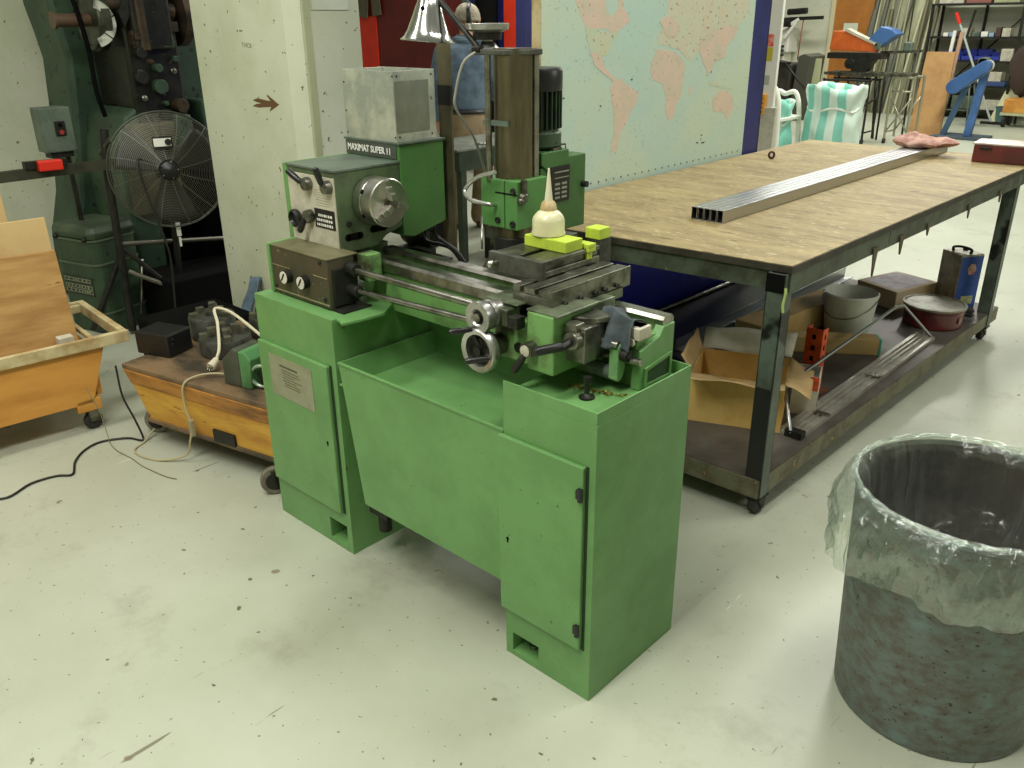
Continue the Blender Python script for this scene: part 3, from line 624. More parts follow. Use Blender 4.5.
# ------------------------------------------------------------------ things on the lathe
m = MB(); gx0, gx1, gy0, gy1, gz0, gz1 = -2.452, -2.192, 1.815, 1.990, 1.284, 1.500; th = .003
m.box(gx0, gx1, gy0, gy0 + th, gz0, gz1); m.box(gx0, gx1, gy1 - th, gy1, gz0, gz1); m.box(gx0, gx0 + th, gy0 + th, gy1 - th, gz0, gz1); m.box(gx1 - th, gx1, gy0 + th, gy1 - th, gz0, gz1); m.box(gx0 + th, gx1 - th, gy0 + th, gy1 - th, gz0, gz0 + th)
GB = thing('sheet_metal_box', 'scuffed galvanised sheet metal box standing on top of the lathe belt guard', 'box', (-2.32, 1.90, 1.284))
ob('box_body', m, GALV, GB, .001)
for (x, z) in ((-2.449, 1.30), (-2.449, 1.37), (-2.449, 1.46), (-2.2, 1.485), (-2.2, 1.30)): ob('rivet', MB().cyl((x + .006, gy0, z), (x + .006, gy0 - .002, z), .003, n=8), DARK, GB)
for (y, z) in ((1.83, 1.30), (1.97, 1.30), (1.83, 1.485), (1.975, 1.485)): ob('rivet', MB().cyl((gx1, y, z), (gx1 + .002, y, z), .003, n=8), DARK, GB)
ob('side_panel', MB().box(gx1, gx1 + .002, gy0 + .004, gy1 - .03, gz0 + .03, gz1 - .03), mat('dull_grey_panel', (120, 126, 112), .5, .4, col2=(140, 144, 124), scale=8, stretch=(1, 1, .6)), GB)
m = MB(); m.box(-1.505, -1.362, 1.665, 1.735, 1.0905, 1.120); single('yellow_block', m, LIME, 'long lime-yellow painted block under the oil can on the lathe top slide', 'block', bevel=.002)
m = MB(); m.box(-1.51, -1.43, 1.735, 1.80, 1.0905, 1.112); single('machine_vise_jaw', m, CASTI, 'grey-green steel packing block behind the oil can on the lathe top slide', 'block', bevel=.003)
m = MB(); m.box(-1.415, -1.366, 1.812, 1.86, 1.0985, 1.128); single('yellow_block', m, LIME, 'short lime-yellow block on the dark tool post behind the oil can', 'block', bevel=.002)
m = MB(); m.box(-1.3645, -1.352, 1.745, 1.765, 1.06, 1.085); m.box(-1.392, -1.348, 1.742, 1.775, 1.0905, 1.102); m.box(-1.364, -1.348, 1.742, 1.775, 1.08, 1.0905); single('yellow_clamp', m, LIME, 'small lime-yellow clamp piece on the right edge of the lathe slide', 'clamp', bevel=.002)
O = thing('oil_can', 'squat yellowed plastic oil can with a long pointed spout', 'oil can', (-1.455, 1.705, 1.1205)); oc = (-1.455, 1.705, 1.1205)
m = MB(); m.lathe([(.040, 0), (.0455, .002), (.0455, .006), (.043, .012), (.043, .038), (.040, .048), (.030, .060), (.020, .066)], oc, (0, 0, 1), 40); ob('can_body', m, CANB, O)
m = MB(); m.lathe([(.021, .064), (.022, .070), (.019, .082), (.015, .088)], oc, (0, 0, 1), 28); ob('can_cap', m, mat('brown_stained_cap', (176, 148, 100), .45, col2=(196, 178, 136), scale=30), O)
m = MB(); m.lathe([(.011, .087), (.0105, .095), (.0075, .12), (.003, .165), (.0025, .172), (.001, .173)], oc, (0, 0, 1), 20); ob('can_spout', m, mat('pale_spout_plastic', (214, 208, 178), .4), O)
rg = MB()
def ragf(u, v):
    a = V((-1.192, 1.598, .995)).lerp(V((-1.100, 1.598, 1.0)), u); b = V((-1.172, 1.560, .905)).lerp(V((-1.092, 1.575, .922)), u)
    if v < .25:
        q = a + V((0, .05 * (1 - v / .25), -.022 * (1 - v / .25)))
    else: q = a.lerp(b, (v - .25) / .75)
    q.y += .009 * math.sin(u * 8 + v * 2); q.z += .012 * math.sin(u * 4.2 + .6) * (1 - v * .4); return q
rg.grid(ragf, 22, 22); rg.crumple(.005, 30)
single('rag', rg, CLOTH, 'dark grey-blue rag draped over the right end of the lathe bed', 'rag', solid=.002)
# ------------------------------------------------------------------ steel workbench
T = thing('workbench', 'long steel-framed workbench on castors with a worn tan top and a lower shelf', 'workbench', (-1.75, 3.9, 0))
def bq(d=0): return [(-2.412 + d, 2.412 + d), (-1.130 - d, 2.508 + d), (-1.086 - d, 5.36 - d), (-2.412 + d, 5.36 - d)]
ob('tabletop', MB().prism(bq(.003), 'z', .9215, .9245), BENCH, T, .0008)
ob('top_core', MB().prism(bq(), 'z', .8985, .9215), mat('dark_core_edge', (58, 54, 40), .6, col2=(40, 36, 26), scale=14), T, .001)
def rail_(p, q, z0, z1, w=.006):
    p = V((*p, 0)); q = V((*q, 0)); return MB().beam(p + V((0, 0, (z0 + z1) / 2)), q + V((0, 0, (z0 + z1) / 2)), w, z1 - z0)
for (p, q) in (((-2.40, 2.425), (-1.145, 2.518)), ((-1.136, 2.515), (-1.094, 5.345)), ((-2.40, 5.345), (-1.10, 5.345)), ((-2.405, 2.43), (-2.405, 5.34))): ob('frame_rail', rail_(p, q, .835, .897), BENCHF, T, .001)
for y in (3.3, 4.2): ob('cross_member', MB().box(-2.40, -1.12, y, y + .05, .85, .898), BENCHF, T, .001)
for (x, y) in ((-1.202, 2.488), (-1.158, 4.94), (-2.40, 2.445), (-2.40, 4.94)):
    m = MB(); m.box(x, x + .062, y, y + .006, .08, .898); xx = x + .062 if x > -2 else x
    m.box(x + .056, x + .062, y, y + .062, .08, .898); m.box(x, x + .006, y, y + .062, .08, .898); m.box(x, x + .062, y + .056, y + .062, .08, .898)
    ob('leg', m, mat('leg_paint', (96, 108, 96), .45, .3, col2=(70, 78, 68), scale=7, speck=((26, 26, 24), 5, .60, .04)), T, .002)
    ob('leg_top_patch', MB().box(x - .002, x + .060, y - .002, y + .01, .835, .896), BLACKM, T)  # matte black patch on the front of the leg top
    if x > -2 and y < 3: ob('black_paint_band', MB().box(x + .001, x + .061, y - .0012, y + .0005, .082, .50), mat('gloss_black_paint', (22, 24, 22), .3), T)
    cx, cy = x + .03, y + .035; m = MB(); m.box(cx - .035, cx + .035, cy - .035, cy + .035, .074, .080); m.prism([(cy - .03, .076), (cy + .01, .076), (cy + .035, .03), (cy + .02, .02)], 'x', cx - .026, cx - .022); m.prism([(cy - .03, .076), (cy + .01, .076), (cy + .035, .03), (cy + .02, .02)], 'x', cx + .020, cx + .024)
    ca = ob('castor_fork', m, DARK, T, .001)
    m = MB(); m.lathe([(.030, 0), (.045, .003), (.047, .010), (.047, .024), (.045, .031), (.030, .034)], (cx - .017, cy + .015, .047), (1, 0, 0), 28); ob('castor_wheel', m, RUBBER, ca)
sh_ = MB(); sh_.prism([(-2.40, 2.46), (-1.150, 2.485), (-1.103, 5.12), (-2.40, 5.12)], 'z', .152, .158)
ob('shelf', sh_, SHELFT, T)
m = MB(); m.beam((-2.40, 2.457, .1205), (-1.145, 2.482, .1205), .006, .071); m.beam((-1.147, 2.484, .1205), (-1.100, 5.12, .1205), .006, .071); m.box(-2.40, -1.106, 5.114, 5.12, .085, .156); m.box(-2.40, -2.394, 2.468, 5.114, .085, .156)
ob('shelf_frame', m, mat('shelf_edge_paint', (112, 110, 88), .5, .3, col2=(84, 78, 56), scale=12, speck=((156, 124, 82), 24, .66)), T, .001)
for (y, l, w) in ((3.17, .085, .024), (3.42, .050, .022), (3.70, .025, .016), (4.2, .035, .016), (4.65, .03, .02)):
    m = MB(); XX = -1.130 + (y - 2.5) * .0154; m.prism([(y - w, .86), (y + w, .86), (y + w * .7, .835), (y + w * .2, .835 - l), (y - w * .1, .835 - l), (y - w * .8, .832)], 'x', XX - .002, XX + .003); ob('hanging_bracket', m, mat('brown_bracket', (92, 80, 58), .6, col2=(66, 58, 42), scale=20), T)
m = MB(); m.tube(bez([(-1.138, 2.490, .855), (-1.135, 2.489, .84), (-1.139, 2.488, .80), (-1.137, 2.490, .775)]), .0045, 8); ob('lime_paint_drip', m, mat('lime_drip', (166, 184, 106), .5), T)
# five square tubes lying on the bench
proto = None
for i in range(5):
    x = -1.742 + i * .0282
    lab = ['leftmost', 'second from the left', 'middle one', 'second from the right', 'rightmost'][i]
    if proto is None:
        m = MB(); w, h, tk = .0248, .048, .002; y0, y1 = 0, 2.45
        m.box(0, w, y0, y1, 0, tk); m.box(0, w, y0, y1, h - tk, h); m.box(0, tk, y0, y1, tk, h - tk); m.box(w - tk, w, y0, y1, tk, h - tk)
        proto = single('steel_tube', m, TUBE, 'x', 'steel tube', 'steel tubes on the workbench', base=(0, 0, 0), bevel=.0015); o = proto
    else: o = proto.copy(); COL.objects.link(o)
    o.location = (x, 2.895, .9248); o.rotation_euler = (0, 0, math.radians(-.6))
    o['label'] = f'bright rectangular steel tube on the workbench, {lab} of the five'
m = MB(); m.ball((-1.66, 5.08, 1.0), .1, 24, (1.15, 1.0, .33)); m.ball((-1.56, 5.14, .992), .07, 20, (1.2, 1, .36)); m.ball((-1.72, 5.10, 1.01), .06, 20, (1, 1, .5)); m.crumple(.03, 9); m.crumple(.008, 40)
for q in m.bm.verts: q.co.z = max(q.co.z, .9735)
single('rag', m, PINKR, 'crumpled pinkish brown rag on the far end of the steel tubes', 'rag', bevel=0)
TB = thing('tool_box', 'maroon metal box with a pale lid on the far right corner of the workbench', 'box', (-1.22, 5.14, .9245))
m = MB(); m.prism([(-1.365, 5.05), (-1.095, 5.075), (-1.11, 5.27), (-1.385, 5.245)], 'z', .9246, 1.015); ob('box_body', m, MAROON, TB, .005)
m = MB(); m.prism([(-1.372, 5.043), (-1.088, 5.068), (-1.104, 5.278), (-1.392, 5.252)], 'z', 1.015, 1.024); ob('box_lid', m, mat('pale_scuffed_lid', (196, 186, 172), .4, col2=(168, 150, 138), scale=9), TB, .003)
m = MB(); m.box(-1.335, -1.275, 5.040, 5.053, .992, 1.003); ob('box_handle', m, DARK, TB, .002)
m = MB(); m.ring((-2.215, 4.47, .947), (1, -.6, .15), .016, .0065, 28, 8); single('rubber_ring', m, mat('dark_ring', (60, 32, 30), .5), 'small dark ring standing on the far left of the bench top', 'ring')

# ------------------------------------------------------------------ things on the bench shelf
SZ = .1585
def cardbox(name, w, d, h, m_out, fl=(60, 95, 0, 150), thick=.004, flw=.12):
    """open carton at the origin: four walls, bottom, flaps as one body"""
    m = MB(); t = thick
    m.box(0, w, 0, t, 0, h); m.box(0, w, d - t, d, 0, h); m.box(0, t, t, d - t, 0, h); m.box(w - t, w, t, d - t, 0, h); m.box(t, w - t, t, d - t, 0, t)
    return m
CB = thing('cardboard_box', 'large open cardboard box with folded-out flaps behind the front leg of the bench', 'box', (-1.60, 2.74, SZ))
CB.rotation_euler = (0, 0, math.radians(22))
ob('box_body', cardbox('b', .36, .30, .20, CARD), CARD, CB, local=True)
def flap(p, m_, nm='box_flap', **k):
    m = MB(); m.grid(lambda u, v: (V(p[0]).lerp(V(p[1]), u)).lerp(V(p[3]).lerp(V(p[2]), u), v) + V((0, 0, .006 * math.sin(u * 9 + v * 4))), 10, 6); return ob(nm, m, m_, CB, local=True, solid=.004, **k)
flap([(0, 0, .20), (.36, 0, .20), (.36, -.115, .225), (.01, -.12, .235)], CARDL)
flap([(.36, 0, .20), (.36, .30, .20), (.455, .27, .165), (.455, .02, .15)], CARDL)
flap([(0, .30, .20), (.36, .30, .20), (.37, .36, .29), (.0, .36, .28)], WHITEC, label='whitish back flap of the box')
flap([(0, 0, .20), (0, .30, .20), (-.03, .31, .285), (-.04, .0, .28)], CARDL)
m = cardbox('b', .10, .13, .17, WHITEC); ct = thing('carton', 'small white carton with a dark arrow print between the cardboard box and the orange post', 'box', (-1.325, 3.07, SZ)); ct.rotation_euler = (0, 0, math.radians(20))
ob('carton_body', m, WHITEC, ct, local=True)
m = MB(); m.prism([(.02, .04), (.045, .04), (.045, .02), (.08, .055), (.045, .09), (.045, .07), (.02, .07)], 'x', .1001, .1012); ob('printed_arrow', m, BLACK, ct, local=True)
m = MB(); m.box(.0, .10, -.001, 0, .11, .17); ob('orange_band', m, ORANGE, ct, local=True)
OP = thing('steel_upright', 'orange perforated steel upright standing on the bench shelf', 'steel post', (-1.37, 3.36, SZ))
m = MB(); m.box(-1.408, -1.335, 3.335, 3.339, SZ, .44); m.box(-1.339, -1.335, 3.339, 3.385, SZ, .44); m.box(-1.408, -1.404, 3.339, 3.385, SZ, .44); ob('post', m, ORANGE, OP)
for i in range(5): ob('slot', MB().box(-1.380, -1.364, 3.3345, 3.3352, .20 + i * .048, .222 + i * .048), BLACKM, OP)
for i in range(5): ob('slot', MB().box(-1.3352, -1.3345, 3.355, 3.368, .20 + i * .048, .222 + i * .048), BLACKM, OP)
ob('base_plate', MB().prism([(-1.43, 3.30), (-1.30, 3.31), (-1.30, 3.40), (-1.43, 3.40)], 'z', SZ, .165), mat('rusty_plate', (130, 84, 56), .6, col2=(98, 60, 40), scale=20), OP)
BK = thing('bucket', 'milky white plastic bucket with a wire handle on the bench shelf', 'bucket', (-1.56, 4.18, SZ))
m = MB(); m.lathe([(.001, .004), (.105, .004), (.128, .20), (.134, .20), (.134, .208), (.130, .208), (.128, .212), (.124, .204), (.101, .008), (.001, .008)], (-1.56, 4.18, SZ), (0, 0, 1), 44, caps=False); m.lathe([(.001, 0), (.108, 0), (.131, .20)], (-1.56, 4.18, SZ), (0, 0, 1), 44, caps=False); ob('pail', m, BUCK, BK)
m = MB(); m.tube([V((-1.56, 4.18, SZ + .19)) + V((math.cos(a) * .134 * 1, -abs(math.sin(a)) * .134, -abs(math.sin(a)) * .09)) for a in [PI * k / 20 for k in range(21)]], .0025, 6); ob('handle', m, STEEL, BK)
PN = thing('round_tin', 'round maroon tin with a grey lid near the far end of the bench shelf', 'tin', (-1.28, 4.60, SZ))
m = MB(); m.lathe([(.135, 0), (.142, .006), (.142, .085), (.150, .092), (.150, .10)], (-1.28, 4.60, SZ), (0, 0, 1), 48); ob('tin_body', m, MAROON, PN)
m = MB(); m.lathe([(.150, .10), (.153, .102), (.153, .110), (.142, .112), (.138, .106), (.03, .104), (.001, .104)], (-1.28, 4.60, SZ), (0, 0, 1), 48, caps=False); ob('tin_lid', m, mat('grey_lid', (150, 152, 134), .45, .3, col2=(112, 100, 84), scale=10), PN)
m = MB(); m.box(-1.155, -1.12, 4.70, 4.74, .195, .203); m.box(-1.155, -1.12, 4.70, 4.74, .216, .224); ob('tin_clip', m, DARK, PN)
ob('tin_label', MB().prism([(4.555, .19), (4.60, .20), (4.60, .225), (4.555, .218)], 'x', -1.140, -1.1365), mat('faded_label', (150, 110, 100), .6), PN)
OC = thing('oil_tin', 'tall rectangular tin with a blue side and a handle near the far bench leg', 'tin', (-1.30, 5.015, SZ))
m = MB(); m.box(-1.38, -1.225, 4.945, 5.085, SZ, .455); ob('tin_body', m, mat('scuffed_tinplate', (182, 178, 156), .45, .3, col2=(140, 132, 108), scale=12), OC, .004)
m = MB(); m.box(-1.2250, -1.2235, 4.948, 5.082, SZ + .004, .445); ob('blue_panel', m, mat('blue_label', (46, 82, 160), .45, col2=(38, 66, 136), scale=5), OC)
m = MB(); m.box(-1.2236, -1.2225, 4.985, 5.06, .18, .225); ob('pale_panel', m, mat('pale_label', (190, 196, 150), .5, col2=(150, 150, 90), scale=40), OC)
m = MB(); m.prism([(5.02 + .028 * math.cos(k * PI / 3), .375 + .034 * math.sin(k * PI / 3)) for k in range(6)], 'x', -1.2236, -1.2222); ob('hexagon_mark', m, mat('hex_mark', (196, 168, 150), .5, col2=(170, 90, 80), scale=50), OC)
m = MB(); m.tube(bez([(-1.34, 4.98, .455), (-1.34, 4.98, .475), (-1.30, 5.0, .483), (-1.255, 5.02, .475), (-1.255, 5.02, .455)]), .007, 8); ob('carrying_handle', m, DARK, OC)
m = MB(); m.cyl((-1.33, 5.05, .455), (-1.33, 5.05, .468), .014, n=14); ob('spout_cap', m, BLACK, OC)
OC.rotation_euler = (0, 0, math.radians(-34))
# light metal frame lying on the shelf
LF = thing('tubular_rack', 'slim bare metal tube frame leaning along the right edge of the bench shelf', 'frame', (-1.2, 3.7, SZ))
m = MB(); m.box(-1.275, -1.180, 2.88, 4.35, SZ, .170); m.box(-1.272, -1.255, 2.89, 4.34, .170, .180); m.box(-1.235, -1.232, 2.88, 4.35, .164, .182); m.box(-1.213, -1.210, 2.88, 4.35, .164, .182); m.box(-1.195, -1.177, 2.90, 4.34, SZ, .176); ob('channel', m, mat('dull_aluminium', (176, 174, 162), .4, .5, col2=(150, 146, 132), scale=9), LF)
for y in (3.1, 3.62): ob('channel_clip', MB().box(-1.24, -1.175, y, y + .02, .176, .184), STEEL, LF)
m = MB(); m.tube([(-1.20, 4.35, .17), (-1.29, 4.14, .365), (-1.30, 4.08, .372), (-1.30, 2.96, .325), (-1.29, 2.93, .31), (-1.22, 2.87, .175)], .007, 10); ob('bent_tube', m, TUBE, LF)
m = MB(); m.box(-1.245, -1.175, 2.865, 2.905, SZ, .187); ob('end_block', m, DARK, LF, .002)
m = MB(); m.prism([(-1.86, SZ), (-1.70, SZ), (-1.70, .27), (-1.86, .27)], 'y', 3.55, 4.6)
single('timber_beam', MB().beam((-1.82, 3.62, .225), (-1.72, 4.40, .225), .15, .13), PLYL, 'pale thick timber beam on the shelf behind the milky bucket', 'timber', bevel=.003)
gt = thing('timber_beam', 'short squared timber with a turquoise painted end lying before the bucket', 'timber', (-1.5, 3.82, SZ))
m = MB(); m.beam((-1.86, 3.63, .197), (-1.33, 3.98, .197), .09, .076); ob('beam', m, PLYL, gt, .002)
m = MB(); m.beam((-1.33, 3.98, .197), (-1.322, 3.9855, .197), .092, .078); ob('painted_end', m, mat('turquoise_end_paint', (60, 168, 130), .5), gt)
single('flat_carton', MB().prism([(-1.76, 4.78), (-1.50, 4.67), (-1.40, 5.02), (-1.66, 5.10)], 'z', SZ, .262), mat('tan_carton', (196, 168, 126), .7, col2=(206, 190, 160), scale=5), 'flat pale carton lying beyond the bucket on the bench shelf', 'box', bevel=.003)
m = MB(); m.prism([(-1.73, 4.80), (-1.52, 4.70), (-1.43, 5.00), (-1.65, 5.07)], 'z', .2622, .2632); single('printed_leaflet', m, mat('leaflet', (196, 184, 190), .6, col2=(168, 150, 164), scale=14), 'thin pinkish printed leaflet on the flat pale carton', 'leaflet')
m = MB(); m.box(-2.36, -1.70, 3.05, 4.85, SZ + .001, .175); single('steel_sheet', m, mat('dark_sheet', (62, 62, 64), .5, .3, col2=(50, 50, 52), scale=3), 'large dark steel sheet lying flat on the left of the bench shelf', 'steel sheet')
m = MB(); m.hexa([(-2.38, 3.40, .176), (-1.92, 3.20, .176), (-1.92, 3.21, .19), (-2.38, 3.41, .19), (-2.36, 4.80, .176), (-1.90, 4.70, .176), (-1.90, 4.70, .19), (-2.36, 4.80, .19)]); single('steel_sheet', m, mat('dark_sheet_top', (70, 72, 72), .45, .3, col2=(58, 58, 58), scale=3), 'smaller dark steel sheet on top of the large one on the shelf', 'steel sheet')
m = MB(); m.cyl((-2.385, 3.55, .205), (-2.36, 4.75, .205), .011, n=10); single('metal_rod', m, STEEL, 'bright slim metal rod at the left edge of the dark steel sheets', 'metal rod')
for i, (x, z, lb) in enumerate(((-2.02, .195, 'aluminium angle profile on the dark sheets, left one of the pair'), (-1.945, .195, 'aluminium angle profile on the dark sheets, right one of the pair'))):
    m = MB(); m.box(x, x + .055, 3.3, 5.05, z - .004, z); m.box(x, x + .004, 3.3, 5.05, z, z + .05); single('angle_profile', m, TUBE, lb, 'metal profile', 'aluminium profiles on the shelf')
m = MB(); m.tube([(-1.72, 2.92, SZ + .004), (-1.76, 3.05, SZ + .005), (-1.74, 3.12, SZ + .03)], .003, 6); single('wire_offcut', m, STEEL, 'thin bent wire offcut left of the large cardboard box', 'wire')

# ------------------------------------------------------------------ partition with the world map
PA = thing('map_partition', 'tall deep blue partition board carrying a large world map, against the bench', 'partition', (-2.45, 3.7, 0))
ob('panel', MB().box(-2.475, -2.4292, 2.725, 4.70, 0, 2.5), BLUEP, PA)
m = MB(); m.box(-2.474, -2.4284, 4.53, 4.699, .0, 2.499); m.box(-2.476, -2.4284, 2.692, 2.735, 0, 2.501); ob('blue_post', m, BLUEF, PA, .002)
ob('dark_edge_strip', MB().box(-2.476, -2.44, 4.70, 4.735, 0, 2.5), DARK, PA)
ob('cream_strip', MB().box(-2.437, -2.4284, 2.735, 2.79, .93, 2.5), CREAMW, PA)
mp = thing('world_map', 'large faded world map with pale blue seas pinned to the blue partition', 'map', (-2.43, 3.66, .93))
ob('map_sheet', MB().box(-2.4282, -2.4270, 2.79, 4.528, .90, 2.45), MAPSEA, mp)
polys = {
'na': [2.999,1.732,3.0,1.714,3.04,1.661,3.074,1.611,3.147,1.604,3.221,1.6,3.248,1.585,3.29,1.589,3.333,1.603,3.393,1.626,3.372,1.66,3.336,1.679,3.342,1.717,3.40,1.76,3.36,1.84,3.30,1.80,3.298,1.735,3.301,1.679,3.261,1.651,3.226,1.665,3.207,1.698,3.214,1.734,3.24,1.80,3.16,1.86,3.05,1.83,2.93,1.85,2.90,1.78],
'us': [3.074,1.611,3.084,1.561,3.11,1.518,3.152,1.493,3.193,1.496,3.236,1.49,3.251,1.523,3.292,1.561,3.316,1.594,3.248,1.583,3.147,1.602],
'mx': [3.11,1.518,3.145,1.455,3.197,1.429,3.241,1.407,3.286,1.385,3.297,1.399,3.248,1.426,3.213,1.448,3.194,1.494],
'sa': [3.277,1.386,3.338,1.392,3.404,1.358,3.482,1.323,3.476,1.282,3.423,1.238,3.398,1.193,3.355,1.16,3.339,1.12,3.325,1.057,3.292,1.082,3.3,1.155,3.301,1.227,3.273,1.311,3.262,1.352],
'af': [3.618,1.506,3.738,1.497,3.823,1.473,3.876,1.425,3.86,1.349,3.856,1.294,3.819,1.252,3.795,1.187,3.75,1.174,3.718,1.226,3.722,1.281,3.684,1.348,3.592,1.379,3.571,1.427,3.592,1.478],
'eu': [3.68,1.85,3.74,1.90,4.464,1.90,4.50,1.80,4.464,1.746,4.457,1.656,4.369,1.6,4.248,1.604,4.112,1.584,4.006,1.547,3.992,1.493,3.953,1.46,3.933,1.444,3.878,1.457,3.82,1.496,3.736,1.512,3.625,1.528,3.621,1.569,3.667,1.598,3.624,1.629,3.689,1.659],
'cn': [4.006,1.545,4.113,1.581,4.248,1.602,4.369,1.598,4.335,1.544,4.264,1.511,4.251,1.449,4.149,1.425,4.132,1.391,4.1,1.37,4.059,1.417,4.032,1.446,3.992,1.491],
'au': [4.156,1.24,4.209,1.278,4.305,1.284,4.375,1.237,4.384,1.188,4.332,1.131,4.287,1.171,4.176,1.186],
'id': [4.105,1.341,4.201,1.325,4.301,1.301,4.378,1.291,4.367,1.28,4.254,1.295,4.119,1.321],
'md': [3.928,1.323,3.949,1.333,3.95,1.288,3.925,1.278],
'eur': [3.624,1.629,3.66,1.64,3.72,1.655,3.76,1.62,3.80,1.60,3.78,1.56,3.72,1.55,3.68,1.57,3.667,1.598]}
LM = {'na': MAPPINK, 'us': MAPGRN, 'mx': MAPPINK, 'sa': MAPPINK, 'af': MAPPINK, 'eu': MAPBEI, 'cn': MAPPINK, 'au': MAPPINK, 'id': MAPGRN, 'md': MAPPINK, 'eur': MAPPINK}
NMs = {'na': 'north_america', 'us': 'united_states', 'mx': 'mexico', 'sa': 'south_america', 'af': 'africa', 'eu': 'eurasia', 'cn': 'china', 'au': 'australia', 'id': 'indonesia', 'md': 'madagascar', 'eur': 'europe'}
for k, p in polys.items():
    q = [(p[i], p[i + 1]) for i in range(0, len(p), 2)]
    # roughen the coastlines
    r_ = []
    for i in range(len(q)):
        a = V((*q[i], 0)); b = V((*q[(i + 1) % len(q)], 0)); r_.append((a.x, a.y))
        for t_ in (.25, .5, .75):
            c = a.lerp(b, t_); c += noise.noise_vector(c * 40) * .008; r_.append((c.x, c.y))
    off = {'us': .0004, 'mx': .0008, 'cn': .0004, 'eur': .0008}.get(k, 0)
    ob(NMs[k], MB().prism(r_, 'x', -2.4271, -2.4264 + off), LM[k], mp)
m = MB()
for i in range(26): y = 3.02 + i * .058; m.box(-2.4271, -2.4260, y, y + .008, .945, .953)
for (y, z, w) in ((4.07, 1.05, .006), (4.07, 1.07, .012), (4.03, 1.035, .02), (4.08, 1.03, .03), (2.93, 1.33, .012), (3.19, 1.28, .01), (4.12, 1.38, .01), (3.42, 1.38, .012)): m.box(-2.4271, -2.4260, y, y + w, z, z + .007)
ob('map_ticks', m, mat('map_ink', (70, 76, 74), .6), mp)

# ------------------------------------------------------------------ waste drum with a liner bag
DR = thing('waste_drum', 'big rusty grey open-topped steel drum used as a waste bin at the lower right', 'waste bin', (-.395, 2.025, 0))
DC = V((-.395, 2.025, 0))
m = MB(); m.lathe([(.001, .0), (.232, .0), (.236, .004), (.250, .30), (.262, .595), (.268, .602), (.268, .612), (.262, .616), (.258, .610), (.246, .30), (.230, .008), (.001, .008)], DC, (0, 0, 1), 72, caps=False)
ob('drum_body', m, DRUM, DR)
m = MB(); m.lathe([(.001, .012), (.226, .012), (.243, .30), (.2565, .605)], DC, (0, 0, 1), 72, caps=False); ob('drum_inside', m, mat('rusty_inside', (72, 60, 50), .6, .2, col2=(50, 42, 36), scale=9), DR)
BGt = thing('bin_liner', 'clear plastic liner bag turned down over the rim of the waste drum', 'bin bag', (-.395, 2.025, .3))
def fold(a, s): return noise.noise(V((math.cos(a) * 2.2, math.sin(a) * 2.2, s))) 
def linerf(u, v):
    a = 2 * PI * u; w = fold(a, v * 2.5); w2 = noise.noise(V((math.cos(a) * 9, math.sin(a) * 9, v * 1.5)))
    if v < .5:      # inside
        t = v / .5; r = .12 + .11 * min(1, t * 1.6) if t < .62 else .230 + .020 * (t - .62) / .38; z = .16 + .46 * t; r += ((w - .2) * .018 + (w2 - .3) * .010 + .003 * math.sin(a * 17 + t * 4)) * (1 - abs(t - .5))
        if t > .95: r = .262; z = .622
    else:
        t = (v - .5) / .5; drop = .215 + .05 * math.sin(a + .2) + .04 * w
        r = .274 + .040 * math.sin(min(1, t * 1.15) * PI * .8) + (w * .02 + w2 * .014 + .0045 * math.sin(a * 23 + t * 5 + w * 6) + .003 * math.sin(a * 41 + 2)) * min(1, t * 1.6); z = .624 - drop * t - .0
        if t < .05: r = .270; z = .622
    return DC + V((math.cos(a) * r, math.sin(a) * r, z + w2 * .006))
m = MB(); m.grid(linerf, 260, 54, closed=True); bo = ob('film', m, BAG, BGt)
m = MB(); m.tube([DC + V((math.cos(a) * (.270 + .003 * math.sin(a * 31)), math.sin(a) * (.270 + .003 * math.sin(a * 31)), .624 + .003 * noise.noise(V((math.cos(a) * 12, math.sin(a) * 12, 0))))) for a in [2 * PI * k / 160 for k in range(160)]], .0055, 6, True)
ob('gathered_rim', m, BAG, BGt)

# ------------------------------------------------------------------ yellow timber dolly and what stands on it
DL = thing('timber_dolly', 'low worn yellow timber dolly on castors between the lathe and the orange cart', 'dolly', (-3.1, 1.7, 0))
DA = math.radians(12); DO = V((-3.43, 1.315, 0))
def dw(u, v, z): return (DO.x + u * math.cos(DA) - v * math.sin(DA), DO.y + u * math.sin(DA) + v * math.cos(DA), z)
m = MB(); Lg = 1.02
m.hexa([dw(.10, 0, .115), dw(Lg, 0, .115), dw(Lg, .045, .115), dw(.10, .045, .115), dw(0, -.01, .325), dw(Lg, -.01, .325), dw(Lg, .045, .325), dw(0, .045, .325)])
m.hexa([dw(.10, .58, .115), dw(Lg, .58, .115), dw(Lg, .62, .115), dw(.10, .62, .115), dw(0, .58, .325), dw(Lg, .58, .325), dw(Lg, .62, .325), dw(0, .62, .325)])
m.hexa([dw(.10, .045, .115), dw(.14, .045, .115), dw(.14, .58, .115), dw(.10, .58, .115), dw(.0, .045, .325), dw(.04, .045, .325), dw(.04, .58, .325), dw(.0, .58, .325)])
ob('side_boards', m, YELW, DL, .004)
m = MB(); m.hexa([dw(.028, -.010, .262), dw(Lg, -.010, .262), dw(Lg, .0, .262), dw(.028, .0, .262), dw(.0, -.018, .325), dw(Lg, -.018, .325), dw(Lg, .0, .325), dw(.0, .0, .325)]); ob('upper_rail', m, mat('browned_timber', (184, 128, 56), .6, col2=(120, 78, 38), scale=7, stretch=(.5, 1, 2.5)), DL, .004)
m = MB(); m.hexa([dw(-.005, -.015, .325), dw(Lg, -.015, .325), dw(Lg, .62, .325), dw(-.005, .62, .325), dw(-.005, -.015, .347), dw(Lg, -.015, .347), dw(Lg, .62, .347), dw(-.005, .62, .347)]); ob('deck', m, DECK, DL, .004)
